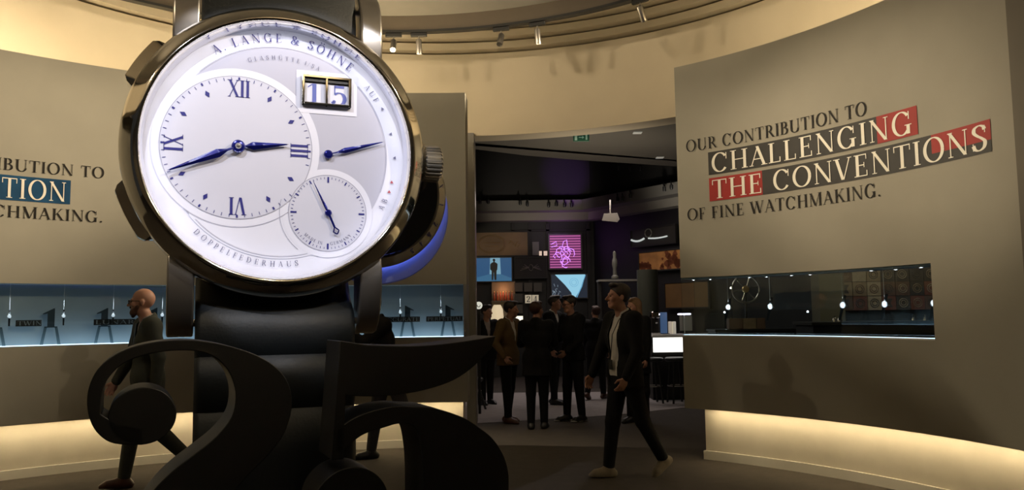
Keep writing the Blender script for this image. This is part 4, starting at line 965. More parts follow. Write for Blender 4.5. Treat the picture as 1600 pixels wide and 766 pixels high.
    if jacket:
        jf = Field(lo, hi, max(vox, .010)); torso(jf, .022, 0)
        hz_ = hem * 1.0 + dz * 0
        jf.cap(T(-.06, .005, .05), rt((-.065, .01, hz_)), .130, .150, .04, .85, fwd); jf.cap(T(.06, .005, .05), rt((.065, .01, hz_)), .130, .150, .04, .85, fwd)
        for i in (0, 1):
            sh, el, wr, d2 = J['arm', i]; jf.cap(sh, el, .072, .058, .04); jf.cap(el, wr - d2 * .015, .058, .044, .02)
        wr2 = [J['arm', i][2] for i in (0, 1)]
        jf.cut(lambda X, Y, Z: hz_ - Z + 0 * X)
        if open_ > 0 or tie or shirt:
            top = T(0, 0, .52); bt = T(0, 0, .20 if open_ == 0 else -.30); w1 = .062
            def vee(X, Y, Z):
                f_ = np.clip((Z - bt[2]) / (top[2] - bt[2]), 0, 1); w = open_ + (w1 - open_) * f_ if open_ > 0 else w1 * f_ * (Z > bt[2]) - .02 * (Z <= bt[2])
                yy = (Y - (T(0, 0, 0)[1] + (Z - piv[2]) * (-math.sin(math.radians(-lean)) if False else math.tan(math.radians(lean)) * -1)))
                return -np.maximum(np.abs(X) - w, yy + .03)
            jf.cut(vee)
        if hood: jf.cap(T(-.05, .055, .545), T(.05, .055, .545), .05, .05, .03)
        fin(jf.mesh('jacket', jacket, t))
    if dress:
        df = Field(lo, hi, .012); df.cap(T(0, 0, .05), rt((0, .01, .45)), .14, .19, .05, .75, fwd); fin(df.mesh('coat_skirt', jacket, t))
    if collar:
        cf = Field(hc - .3, hc + .12, .008); cf.cap(T(-.02, .012, .545), T(.02, .012, .545), .066, .066, .01); cf.cut(lambda X, Y, Z: np.maximum(T(0, 0, .545)[2] - .012 - Z + (Y) * .3, Z - T(0, 0, .59)[2] - (Y) * .45)); fin(cf.mesh('collar', collar, t))
    if tie:
        q = MB(); tf = lambda u, v, d: tuple(T(u, -.114 + max(0, v - .28) * .17 + d, v)); q.prism([(-.018, .515), (.018, .515), (.012, .485), (.030, .24), (0, .19), (-.030, .24), (-.012, .485)], tf, -.016, .002); fin(q.build('tie', tie, t))
    if lanyard:
        q = MB()
        for s_ in (-1, 1): q.tube([tuple(T(s_ * .055, .03, .56)), tuple(T(s_ * .06, -.075, .50)), tuple(T(s_ * .045, -.148, .36)), tuple(T(.0 + s_ * .004, -.150, .13))], .004, 6)
        q.box(*(T(-.028, -.156, .04)), *(T(.028, -.148, .13))); fin(q.build('lanyard', M['black'], t))
    return t, J, S

hair_d = mat('hair_dark', (.018, .012, .010), .5, noise=.4, nscale=60); hair_b = mat('hair_blond', (.20, .11, .05), .5, noise=.3, nscale=60); hair_r = mat('hair_auburn', (.05, .018, .010), .5, noise=.3, nscale=60)
blackc = cloth('cloth_black', (.009, .009, .010)); navy = cloth('cloth_charcoal', (.018, .018, .019)); greys = cloth('cloth_grey_suit', (.055, .060, .050)); whitec = cloth('cloth_white_shirt', (.62, .60, .55)); brownj = cloth('cloth_olive_brown', (.14, .095, .045))
jean = cloth('cloth_dark_jeans', (.010, .011, .014)); strip = cloth('cloth_striped_shirt', (.34, .30, .28)); shoe_r = mat('shoe_brown_leather', (.075, .028, .016), .4, noise=.2, nscale=20); shoe_k = mat('shoe_black', (.010, .010, .010), .4, noise=.2, nscale=20); shoe_t = mat('shoe_taupe_suede', (.22, .19, .14), .8, noise=.15, nscale=30); solew = mat('sole_white', (.5, .5, .48), .6); red_b = mat('beard_brown', (.07, .030, .018), .7, noise=.3, nscale=80)
def gp(px, py):
    d = proj_ray(px, py); p = Vector((0, 0, CAM_H)) + d * (-CAM_H / d.z); return p
A_ = R_
# bearded man striding to the left behind the digit two
person('bald bearded man in glasses, grey suit and dark tie, striding left behind the digit two', (-3.22, 7.12, 0), A_(-54), 1.76, legs=((13, 5, -4), (-12, 32, 52)), arms=((14, 8, 16), (-10, 10, 14)), lean=2, head=(-20, 2), vox=.0065,
       jacket=greys, shirt=strip, trousers=greys, shoes=shoe_r, beard=red_b, glasses=True, collar=strip, tie=M['black'], bald=True, hem=.78)
# person passing behind the watch, seen between strap and panel
t, J, S = person('person in a dark jacket passing behind the giant strap, head hidden by the watch lug', (-1.31, 8.40, 0), A_(-62), 1.74, legs=((12, 4, 0), (-20, 38, 50)), arms=((4, 6, 14), (50, 6, 80)), lean=13, vox=.010, jacket=navy, shirt=whitec, trousers=cloth('cloth_grey_trousers', (.045, .045, .05)), shoes=shoe_k, hair=hair_d, hem=.80)
# walker with the white shirt
person('dark-haired man in an open black jacket and white shirt, walking left with a lanyard', (1.00, 7.30, 0), A_(-64), 1.75, legs=((11, 3, -3), (-17, 14, 30)), arms=((16, 10, 8), (2, 10, 26)), lean=1, head=(-14, -2), vox=.0065,
       jacket=blackc, shirt=whitec, trousers=jean, shoes=shoe_t, hair=hair_d, open_=.075, collar=whitec, lanyard=True, hem=.82)
# the group in the opening
person('man in olive brown blazer with white collar, at the left of the standing group', (-.07, 11.05, 0), A_(58), 1.66, legs=((3, 0, 0), (-4, 3, 0)), arms=((-12, 22, 50), (6, 18, 62)), lean=2, head=(18, 6), vox=.009, jacket=brownj, shirt=whitec, trousers=blackc, shoes=shoe_r, hair=hair_d, collar=whitec, hem=.84)
person('dark-clothed person with auburn hair seen from behind in the middle of the standing group', (.30, 10.42, 0), A_(172), 1.64, legs=((3, 0, 0), (-2, 2, 0)), arms=((24, 10, 70), (24, 10, 70)), lean=1, head=(-30, 0), vox=.010, jacket=blackc, trousers=blackc, shoes=shoe_k, hair=hair_r, hem=.74)
person('man in black with glasses and white-soled sneakers, right of the standing group', (.82, 11.12, 0), A_(-58), 1.73, legs=((6, 4, 0), (-4, 2, 0)), arms=((14, 8, 52), (10, 8, 40)), lean=1, head=(-6, 8), vox=.009, jacket=blackc, trousers=jean, shoes=shoe_k, sole=solew, hair=hair_d, glasses=True, hem=.86, hood=True)
person('person in a cap with a pale collar behind the standing group', (.66, 13.2, 0), A_(60), 1.78, legs=((3, 0, 0), (-3, 2, 0)), vox=.014, head=(10, 0), jacket=blackc, shirt=whitec, trousers=blackc, shoes=shoe_k, hair=hair_d, collar=whitec)
person('dark-suited person standing behind the olive blazer, beside the round lit badge', (-.45, 13.3, 0), A_(30), 1.64, legs=((2, 0, 0), (-2, 0, 0)), vox=.014, head=(30, 0), jacket=blackc, shirt=strip, trousers=blackc, shoes=shoe_k, hair=hair_d)
person('dark-suited person with pale collar just left of the walking man in the white shirt', (1.42, 13.9, 0), A_(150), 1.60, legs=((10, 4, 0), (-12, 10, 20)), vox=.014, head=(50, 0), jacket=blackc, shirt=whitec, trousers=blackc, shoes=shoe_r, hair=hair_r, collar=whitec)
person('blond person in a long black coat behind the walking man in the white shirt', (1.66, 10.9, 0), A_(-40), 1.68, legs=((4, 0, 0), (-4, 2, 0)), vox=.012, head=(-20, 8), jacket=blackc, trousers=blackc, shoes=shoe_k, hair=hair_b, long_hair=True, female=True, hem=.70, dress=True)
# ------------------------------------------------------------------ the exhibition room beyond the opening
def wallpanel(name, label, cat, px0, py0, px1, py1, mt, Y=None, d=.05, frame=None, o=None, n=None, fw=.03):
    """a framed panel on the far wall (plane Y) or on the slanted wall"""
    n = n or Vector((0, -1, 0)); o = o or Vector((0, Y, 0))
    a = onplane(px0, py1, o, n); b = onplane(px1, py0, o, n); ux = Vector((-n.y, n.x, 0)).normalized()
    w = (b - a).dot(ux); h = b.z - a.z
    t = thing(name, label, cat, (a.x, a.y, a.z), math.atan2(ux.y, ux.x))
    if frame:
        f = MB(); f.box(-fw, -d, -fw, 0, d * .4, h + fw); f.box(w, -d, -fw, w + fw, d * .4, h + fw); f.box(0, -d, -fw, w, d * .4, 0); f.box(0, -d, h, w, d * .4, h + fw); f.build('frame', frame, t)
    MB().box(0, -d * .6, 0, w, d * .4, h).build('panel', mt, t)
    return t, w, h, d
def flatmesh(mb, polys, y):
    for p in polys: mb.add([(u, y, v) for u, v in p], [tuple(range(len(p)))])
    return mb
FY = BY - .14
gold_paint = mat('brown_gold_painting', (.17, .10, .045), .6, noise=.55, nscale=2.2)
t, w, h, d = wallpanel('wall_art', 'brown and gold mural with an oval ornament above the blue screen', 'picture', 742, 363, 824, 400, gold_paint, FY, frame=M['dark2'])
m = MB()
for rx, rz in ((.33, .22), (.30, .19)): m.tube([(.40 + rx * math.cos(a), -.035, h * .50 + rz * math.sin(a)) for a in [k * math.pi / 16 for k in range(33)]], .006, 6)
for k in range(5): m.tube([(.80 + .05 * k, -.035, h * .5 + .10 * math.sin(k * 1.3)), (.86 + .05 * k, -.035, h * .5 + .06 * math.cos(k * 2.0))], .008, 6)
m.tube([(.2, -.035, h * .55), (.6, -.035, h * .55)], .006, 6); m.tube([(.25, -.035, h * .40), (.55, -.035, h * .40)], .006, 6)
m.build('oval_ornament', M['gold'], t)
lamp = spot('mural_spot', (-.7, 17.2, 3.55), (-.4, 18.9, 3.0), 14, 50)
# blue screen with a standing figure
t, w, h, d = wallpanel('video_screen', 'blue video screen showing a dark standing figure in a doorway', 'screen', 744, 403, 799, 440, glow('screen_blue', (.02, .075, .17), 1.0), FY, frame=M['black'], fw=.02)
g2 = glow('screen_doorway', (.16, .32, .42), 1.0); g3 = glow('screen_floor', (.035, .12, .22), 1.0)
flatmesh(MB(), [[(w * .38, h * .30), (w * .70, h * .30), (w * .68, h), (w * .40, h)]], -.031).build('doorway_image', g2, t, recalc=False)
flatmesh(MB(), [[(0, 0), (w, 0), (w, h * .12), (w * .70, h * .30), (w * .38, h * .30), (0, h * .16)]], -.0315).build('floor_image', g3, t, recalc=False)
fg = [[(.44, .05), (.48, .05), (.50, .40), (.52, .05), (.57, .05), (.58, .45), (.60, .50), (.61, .74), (.56, .80), (.53, .82), (.53, .85), (.55, .90), (.53, .96), (.50, .97), (.48, .95), (.47, .90), (.49, .85), (.49, .82), (.44, .79), (.40, .72), (.40, .50), (.44, .45)]]
flatmesh(MB(), [[(u * w, v * h) for u, v in q] for q in fg], -.033).build('figure_image', M['black'], t, recalc=False)
# dark emblem panel
t, w, h, d = wallpanel('wall_art', 'dark panel with a faint winged emblem right of the blue screen', 'picture', 806, 403, 853, 434, M['dark2'], FY, frame=M['dark'])
m = MB()
for s in (-1, 1):
    for k in range(4): m.tube([(w * .5 + s * .05, -.034, h * .5), (w * .5 + s * (.16 + .03 * k), -.034, h * (.66 - .10 * k))], .008, 6)
m.tube([(w * .5 + .05 * math.cos(a), -.034, h * .5 + .07 * math.sin(a)) for a in [k * math.pi / 8 for k in range(17)]], .008, 6)
m.build('winged_emblem', mat('emblem_grey', (.16, .15, .13), .5), t)
# purple neon screen
t, w, h, d = wallpanel('video_screen', 'purple neon screen with glowing drawing on horizontal lines', 'screen', 859, 367, 907, 420, glow('screen_purple', (.13, .02, .10), 1.0), FY, frame=M['black'], fw=.03)
m = MB()
for k in range(13): m.tube([(.01, -.038, h * (k + .5) / 13), (w - .01, -.038, h * (k + .5) / 13)], .006, 6)
m.build('neon_lines', glow('neon_pink', (.85, .22, .55), 1.0), t)
m = MB(); r2 = random.Random(5)
for j in range(9):
    cx, cz = w * r2.uniform(.25, .7), h * r2.uniform(.15, .55); a = r2.uniform(0, 6)
    m.tube([(cx + .09 * math.cos(a + k * .5) * (1 + .3 * math.sin(3 * k)), -.046, cz + .11 * math.sin(a + k * .5)) for k in range(9)], .009, 6)
m.tube([(w * .35, -.046, h * .45), (w * .45, -.046, h * .8), (w * .55, -.046, h * .85), (w * .58, -.046, h * .6), (w * .7, -.046, h * .5)], .009, 6)
m.tube([(w * .05, -.046, h * .72), (w * .22, -.046, h * .80), (w * .24, -.046, h * .68), (w * .06, -.046, h * .64)], .009, 6)
m.build('neon_drawing', glow('neon_violet', (.65, .25, 1.0), 1.5), t)
point('neon_light', (1.1, 18.5, 3.3), 3.5, (.6, .2, 1.0), .3)
# watch picture screen
t, w, h, d = wallpanel('video_screen', 'tilted bright screen showing a pale blue watch dial above the man in black', 'screen', 862, 429, 917, 466, glow('screen_black', (.012, .018, .03), 1.0), FY, frame=M['black'], fw=.02)
flatmesh(MB(), [[(w * .10, h), (w * .95, h), (w * .80, h * .35), (w * .66, 0), (w * .58, 0), (w * .55, h * .22), (w * .38, h * .55)]], -.032).build('dial_image', glow('screen_paleblue', (.28, .58, .75), 1.0), t, recalc=False)
m = MB()
for rx in (.10, .06): m.tube([(w * .63 + rx * math.cos(a), -.036, h * .66 + rx * math.sin(a)) for a in [k * math.pi / 10 for k in range(21)]], .004, 5)
m.tube([(w * .95, -.036, h * .97), (w * .85, -.036, h * .5), (w * .70, -.036, h * .02)], .012, 6)
m.build('subdial_image', glow('screen_lineblue', (.12, .35, .55), 1.0), t)
r2 = random.Random(9); m = MB()
for j in range(14):
    cx, cz = w * r2.uniform(.02, .28), h * r2.uniform(.05, .6); m.tube([(cx, -.034, cz), (cx + r2.uniform(-.05, .08), -.034, cz + r2.uniform(-.05, .08))], .006, 5)
m.build('gear_image', glow('screen_grey', (.20, .25, .30), 1.0), t)
# flip tiles
def tile(px0, py0, px1, py1, label, face, ch=None, group=None):
    t, w, h, d = wallpanel('flip_tile', label, 'tile', px0, py0, px1, py1, face, FY - .03)
    if group: t['group'] = group
    if ch:
        m = MB(); flat_text(m, ch, h * .72, lambda u, v: (u, -.032, v), w * .60, .06, w * .2, h * .14); m.build('digit', M['black'], t, recalc=False)
grey_t = mat('tile_dark', (.060, .055, .045), .5); lit_t = mat('tile_lit', (.75, .68, .52), .5, emit=(1.0, .9, .65), estr=.22)
tile(820.5, 461, 830.5, 474, 'left one of two lit flip tiles, showing the digit two', lit_t, '2')
tile(831.5, 461, 841.5, 474, 'right one of two lit flip tiles, showing the digit four', lit_t, '4')
for (x0, y0), w_ in zip(((804, 442), (819, 442), (834, 442), (804, 459), (804, 476)), ('upper row, leftmost', 'upper row, middle one above the digit 2', 'upper row, rightmost above the digit 4', 'left of the digit 2', 'lowest one at the left')):
    tile(x0, y0, x0 + 12.5, y0 + 14, 'dark blank flip tile, ' + w_, grey_t, None, 'blank flip tiles')
# shelving: posts, boards
def at2(px, py, Y): q = at(px, py, Y); return q
m = MB()
shelf = thing('display_shelving', 'dark wall-high shelving that frames the screens on the far wall', 'shelving', (-1, BY, 0))
for px in (741, 802, 828, 856, 919):
    q = at2(px, 400, BY); MB().box(q.x + 1 - .04, -.10, 0, q.x + 1 + .04, -.0, 3.62).build('post', M['dark2'], shelf)
for py, pe in ((361, 2.85), (401, .95), (440, .95), (520, .95)):
    q = at2(830, py, BY); MB().box(at2(735, py, BY).x + 1, -.10, q.z - .02, pe, 0, q.z + .02).build('board', M['dark2'], shelf)
# bright sign boards and price cards
for x0, y0, x1, y1, lb_ in ((842.5, 392.5, 846.5, 399.5, 'small white shelf card near the purple screen, left one of two'), (849.5, 392.5, 855, 399.5, 'small white shelf card near the purple screen, right one of two')):
    wallpanel('price_card', lb_, 'card', x0, y0, x1, y1, mat('card_lit', (.8, .7, .6), .5, emit=(1, .75, .55), estr=.5), FY - .1, .02)
wallpanel('backlit_panel', 'small bright white backlit panel in front of the olive blazer man', 'panel', 806, 494, 817, 510, glow('panel_white', (1.0, .92, .72), 1.3), 16.0, .04, frame=M['black'], fw=.01)
wallpanel('wall_plaque', 'tall pale grey plaque on the shelf beside the mural', 'plaque', 832, 378, 842, 399, mat('plaque_grey', (.12, .12, .11), .6), FY - .05, .03)
# bottle niche with lamp
q = at(783, 470, 18.7)
nic = thing('bar_niche', 'warm lit bar niche left of the flip tiles', 'niche', (q.x - .22, 18.86, q.z - .75), 0)
MB().box(0, 0, 0, .55, .02, 1.2).build('back_panel', mat('niche_back', (.25, .20, .13), .6), nic)
MB().box(0, -.16, .72, .55, 0, .75).build('shelf_board', M['brown'], nic)
bm = mat('bottle_amber', (.30, .06, .02), .15, coat=.5); first = None
for k in range(7):
    p = (q.x - .16 + .07 * k, 18.75, q.z); lb_ = '%s small amber bottle from the left on the bar niche shelf' % ORD[k]
    if first is None:
        first = thing('bottle', lb_, 'bottle', p, 0, 'bottles on the niche shelf')
        MB().lathe([(.0005, 0), (.024, 0), (.025, .01), (.025, .12), (.012, .155), (.011, .20)], ident, 14).build('glass_body', bm, first, True); MB().lathe([(.012, .195), (.013, .22), (.0005, .222)], ident, 12).build('stopper', M['gold'], first, True)
    else: dup(first, p, None, lb_)
point('niche_light', (q.x + .05, 18.68, q.z + .25), 1.8, (1.0, .45, .22), .03)
tl = thing('table_lamp', 'small glowing table lamp in the bar niche behind the olive blazer man', 'lamp', (at(777, 490, 18.5).x, 18.5, q.z - .62))
MB().lathe([(.0005, 0), (.07, 0), (.07, .02), (.015, .04), (.012, .20), (.0005, .20)], ident, 20).build('base', M['gold'], tl, True)
MB().lathe([(.13, .12), (.15, .20), (.13, .42), (.08, .52)], ident, 24).build('lamp_shade', mat('lamp_shade_cream', (.8, .7, .5), .6, emit=(1.0, .8, .5), estr=.55), tl, True)
# round badge
q = at(748, 477.5, 12.0)
bd_ = thing('round_badge', 'round white lit badge with a black arc, at the left jamb of the opening', 'sign', q, 0)
MB().lathe([(.0005, -.02), (.052, -.02), (.055, -.015), (.055, .01), (.0005, .01)], lambda x, y, h: (x, h, y), 32).build('disc', mat('badge_white', (.8, .8, .72), .5, emit=(1, 1, .85), estr=.6), bd_)
m = MB(); m.tube([(.022 * math.cos(a), -.024, .022 * math.sin(a)) for a in [math.pi * (1 + k / 10) for k in range(-1, 12)]], .006, 6); m.build('arc_mark', M['black'], bd_)
MB().box(-.02, .01, -1.9 + .0, .02, .05, -.0).build('post', M['dark'], bd_); bd_.children[-1].scale = (1, 1, (q.z) / 1.9)
# slanted wall pictures
SN = Vector((-(BY - 9.0), -(9.0 - BX), 0)).normalized()          # towards the room
SO = Vector((BX, BY, 0)) + SN * .10
trees = mat('autumn_trees_print', (.42, .20, .06), .6, noise=.6, nscale=5)
t, w, h, d = wallpanel('wall_art', 'orange and brown autumn tree picture on the slanted wall', 'picture', 1001, 389, 1072, 424, trees, o=SO, n=SN, frame=M['dark2'])
blob = mat('tree_rust', (.16, .045, .012), .7, noise=.4, nscale=12); m = MB(); r3 = random.Random(3)
for k in range(46):
    cx = w * (r3.uniform(.0, .28) if k < 12 else r3.uniform(.50, 1)); cz = h * (r3.uniform(.0, .40) if k < 12 else r3.uniform(.05, .9)); rr = r3.uniform(.03, .08)
    m.add([(min(w, max(0, cx + rr * math.cos(a) * (1 + .3 * math.sin(3 * a + k)))), -.034, min(h, max(0, cz + rr * math.sin(a)))) for a in [j * math.pi / 6 for j in range(12)]], [tuple(range(12))])
m.build('foliage_image', blob, t, recalc=False)
spot('tree_spot', (2.9, 15.3, 3.6), Vector(t.location) + Vector((.4, -.3, .3)), 22, 50, .8, (1, .75, .45))
t, w, h, d = wallpanel('wall_art', 'brown ochre panel on the slanted wall just above the ring lamp', 'picture', 1042, 440, 1108, 481, mat('ochre_panel', (.16, .085, .025), .6, noise=.35, nscale=4), o=SO, n=SN, frame=M['dark'])
t, w, h, d = wallpanel('wall_art', 'black picture with a curved silver streak above the autumn tree picture', 'picture', 988, 352, 1056, 386, M['dark2'], o=SO, n=SN, frame=M['dark'])
m = MB(); m.tube([(w * (.02 + .30 * k / 6), -.05, h * (.30 + .12 * (k / 6 - .5) ** 2 * 4)) for k in range(7)], .022, 8); m.tube([(w * (.42 + .42 * k / 6), -.05, h * (.40 - .05 * math.sin(k / 6 * 3.1))) for k in range(7)], .016, 8)
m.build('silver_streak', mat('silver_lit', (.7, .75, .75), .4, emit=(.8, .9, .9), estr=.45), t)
m = MB(); m.tube([(w * .42 + .10 * math.cos(a), -.05, h * .72 + .09 * math.sin(a)) for a in [k * math.pi / 8 for k in range(17)]], .012, 6); m.build('pale_oval', mat('oval_grey', (.15, .16, .15), .5), t)
# shelf with statuette, dark green column
q0 = at(934, 439, 15.8); q1 = at(1001, 437, 15.8)
sh_ = thing('wall_shelf', 'long dark shelf behind the head of the walking man', 'shelf', (q0.x, 15.8, q0.z))
MB().box(0, -.15, -.02, q1.x - q0.x, .25, .02).build('board', M['jamb'], sh_); MB().box(0.0, -.05, -q0.z, .06, .15, -.02).build('post', M['dark2'], sh_); MB().box(q1.x - q0.x - .06, -.05, -q0.z, q1.x - q0.x, .15, -.02).build('post', M['dark2'], sh_)
q = at(961, 437, 15.8)
MB_ = MB().lathe([(.0005, 0), (.07, 0), (.07, .04), (.04, .07), (.035, .20), (.055, .28), (.05, .36), (.028, .42), (.035, .47), (.03, .52), (.0005, .55)], ident, 20)
st = props(MB_.build('statuette', mat('statuette_grey', (.12, .12, .10), .4), None, True), 'grey statuette standing on the shelf above the walking man', 'statuette'); st.location = (q.x, 15.8, q.z + .02)
q = at(1014, 470, 15.2)
cl = MB().lathe([(.0005, 0), (.20, 0), (.20, 2.28), (.0005, 2.28)], ident, 36).build('drum', mat('column_green', (.040, .044, .030), .5), None, True); cl.location = (q.x, 15.3, 0); props(cl, 'dark green round display drum right of the walking man', 'column')
# bar counter with lit front
q0 = at(1020, 527, 13.6); q1 = at(1073, 550, 13.6)
ct = thing('bar_counter', 'white counter with a glowing front panel beside the right wall panel', 'counter', (q0.x, 13.6, 0))
zt = q0.z; L_ = 1.9
MB().box(-.02, 0, 0, L_, .7, zt - .01).build('body', M['dark'], ct); MB().box(-.02, -.06, zt - .0, L_, .75, zt + .035, .005).build('worktop', M['white'], ct)
MB().box(0, -.02, q1.z, .60, .0, zt - .01).build('lit_panel', glow('counter_panel', (1.0, .97, .88), 1.6), ct)
def barstool(label, p, rz, hgt=.78, sp=.18):
    t = thing('bar_stool', label, 'stool', p, rz, None)
    MB().lathe([(.0005, hgt - .05), (.17, hgt - .05), (.19, hgt - .03), (.19, hgt), (.17, hgt + .015), (.0005, hgt + .02)], ident, 28).build('seat', M['leather'], t, True)
    for k in range(4):
        a = math.pi / 4 + k * math.pi / 2; MB().tube([(.11 * math.cos(a), .11 * math.sin(a), hgt - .05), (sp * math.cos(a), sp * math.sin(a), .0)], .018, 8).build('leg', M['black'], t)
    MB().tube([(.155 * math.cos(a), .155 * math.sin(a), .28) for a in [k * math.pi / 12 for k in range(25)]], .008, 6).build('footrest', M['steel'], t)
    return t
q = gp(752, 640); barstool('low black stool at the left jamb of the opening, only its legs in view', (q.x - .16, q.y + .1, 0), .3, .47, .26)
for i, (px, lb_) in enumerate(((1019, 'black bar stool under the glowing counter, nearest the walking man'), (1058, 'black bar stool under the glowing counter, nearest the right panel'))):
    q = at(px, 560, 13.1); barstool(lb_, (q.x, 13.15, 0), .2, .72)
# objects on the counter
zc = zt + .035
mo = thing('monitor', 'dark blue upright screen on the white counter', 'monitor', (at(1038.5, 510, 13.8).x, 13.88, zc), R_(20))
MB().box(-.06, -.02, 0.02, .06, .02, .38, .004).build('display', mat('monitor_blue', (.03, .05, .10), .3, emit=(.15, .28, .55), estr=.25), mo); MB().box(-.08, -.06, 0, .08, .06, .02, .004).build('foot', M['black'], mo)
fb = thing('espresso_machine', 'silver and black machine on the counter left of the dark blue screen', 'machine', (at(1027, 510, 13.8).x, 13.85, zc))
MB().box(-.10, -.1, 0, .03, .12, .36, .02).build('body', M['black'], fb); MB().box(-.10, -.12, .28, .04, .10, .40, .02).build('head', M['chrome'], fb); MB().tube([(-.03, -.1, .26), (-.03, -.16, .20)], .02).build('spout', M['chrome'], fb); MB().box(-.11, -.14, 0, .04, -.08, .03, .004).build('tray', M['white'], fb)
for k, (px, c) in enumerate(((1047, (.8, .7, .55)), (1053, (.8, .75, .6)))):
    q = at(px, 505, 13.9); tt = props(MB().box(-.03, -.03, 0, .03, .03, .22, .008).build('canister', mat('canister_lit', c, .5, emit=c, estr=.25)), 'pale lit canister on the counter, %s of two' % ('left' if k == 0 else 'right'), 'canister'); tt.location = (q.x, 13.9, zc)
for k, px in enumerate((1042, 1059)):
    q = at(px, 524, 13.7); tt = props(MB().box(-.10, -.08, 0, .10, .08, .012, .003).build('paper_stack', M['white']), 'flat white paper stack on the counter, %s' % ('beside the dark blue screen' if k == 0 else 'below the ring lamp'), 'paper'); tt.location = (q.x, 13.65, zc)
q = at(1070, 491, 13.7)
rl = thing('ring_lamp', 'white ring lamp on a stem above the counter, at the free end of the vitrine', 'lamp', (q.x, 13.75, zc))
hz_ = q.z - zc
MB().tube([(0, 0, 0), (0, 0, hz_)], .008).build('stem', M['steel'], rl); MB().lathe([(.0005, 0), (.06, 0), (.06, .012), (.0005, .014)], ident, 20).build('base', M['steel'], rl)
MB().tube([(.10 * math.cos(a), .10 * math.sin(a), hz_) for a in [k * math.pi / 14 for k in range(29)]], .012, 8).build('light_ring', glow('ring_violet_white', (.80, .75, 1.0), 5), rl)
MB().box(-.11, -.006, hz_ - .005, .11, .006, hz_ + .012).build('cross_arm', M['steel'], rl)
bx = thing('poster', 'pale grey notice behind the ring lamp', 'poster', (at(1071, 512, 14.5).x, 14.5, at(1071, 517, 14.5).z)); MB().box(-.10, -.01, 0, .12, .01, .32).build('sheet', mat('poster_grey', (.28, .28, .24), .6), bx); MB().box(-.11, 0, -1.2, .13, .03, -.0).build('stand', M['dark'], bx)
# hanging projector
q = at(954, 343, 14.6)
pr = thing('projector', 'white angular projector hanging under the bulkhead', 'projector', q)
m = MB(); m.add([(-.17, -.10, -.03), (.10, -.16, -.07), (.17, .02, .0), (-.02, .16, -.02), (-.13, -.08, .10), (.08, -.12, .10), (.13, .02, .12), (0, .13, .10)], [(0, 1, 2, 3), (4, 5, 6, 7), (0, 1, 5, 4), (1, 2, 6, 5), (2, 3, 7, 6), (3, 0, 4, 7)]); m.build('housing', mat('projector_white', (.22, .20, .17), .5), pr)
MB().tube([(0, 0, .10), (0, 0, .36)], .012).build('mount', M['steel'], pr)
# exit sign
q = at(908, 215, 10.9)
ex = thing('exit_sign', 'small green exit sign with arrow hanging below the passage ceiling', 'sign', q)
MB().box(-.11, -.012, -.055, .11, .012, .05, .004).build('board', mat('exit_green', (.01, .09, .05), .4, emit=(.02, .35, .18), estr=.06), ex)
m = MB(); flatmesh(m, [[(-.035, -.006), (.02, -.006), (.02, .006), (-.035, .006)], [(.015, -.022), (.042, 0), (.015, .022)], [(-.09, -.04), (-.055, -.04), (-.055, .035), (-.09, .035)], [(.06, -.035), (.085, -.035), (.085, .035), (.06, .035)]], -.0135); m.build('pictogram', mat('exit_white', (.5, .7, .6), .4, emit=(.5, .9, .7), estr=.12), ex, recalc=False)
MB().box(-.09, -.01, .055, .07, .01, .075).build('light_bar', glow('exit_bar', (.1, .6, .35), .5), ex); MB().tube([(0, 0, .05), (0, 0, 3.93 - q.z)], .006).build('rod', M['steel'], ex)
# small downlights of the passage ceiling
for px, py, s_ in ((996, 207, 'brighter one near the exit sign'), (1031, 246, 'dim one near the right panel')):
    d = proj_ray(px, py); zz = LINT + .03; p = Vector((0, 0, CAM_H)) + d * ((zz - CAM_H) / d.z)
    props(MB().box(p.x - .06, p.y - .05, zz - .012, p.x + .06, p.y + .05, zz, .003).build('downlight', mat('downlight_pale', (.6, .6, .55), .4, emit=(1, 1, .9), estr=.15)), 'small rectangular ceiling downlight in the passage, ' + s_, 'light')
# little black spots on the bulkhead
fs_ = None
for k, (px, py) in enumerate(((750, 315), (763, 315), (813, 317), (824, 319), (857, 320), (869, 319), (882, 320), (893, 320), (921, 320), (965, 311), (973, 310), (985, 306), (1038, 295), (1049, 292), (967, 262), (985, 263), (1001, 263))):
    if px < 925: p = at(px, py, BY - .85)
    else:
        p = onplane(px, py, SO + SN * .95, SN)
    if fs_ is None:
        fs_ = thing('bulkhead_spotlight', 'first tiny black spotlight from the left jamb on the far bulkhead', 'spotlight', p, 0, 'spotlights on the bulkhead')
        MB().lathe([(.0005, -.05), (.03, -.05), (.034, -.035), (.034, .04), (.0005, .045)], ident, 14).build('housing', M['black'], fs_, True); MB().tube([(0, 0, .05), (0, .06, .12)], .014).build('bracket', M['black'], fs_)
    else: dup(fs_, p, None, ('%s tiny black spotlight from the left jamb on the far bulkhead' % ORD[k]) if k < 14 else '%s of three tiny black spotlights up in the dark void' % ('left', 'middle', 'right')[k - 14])
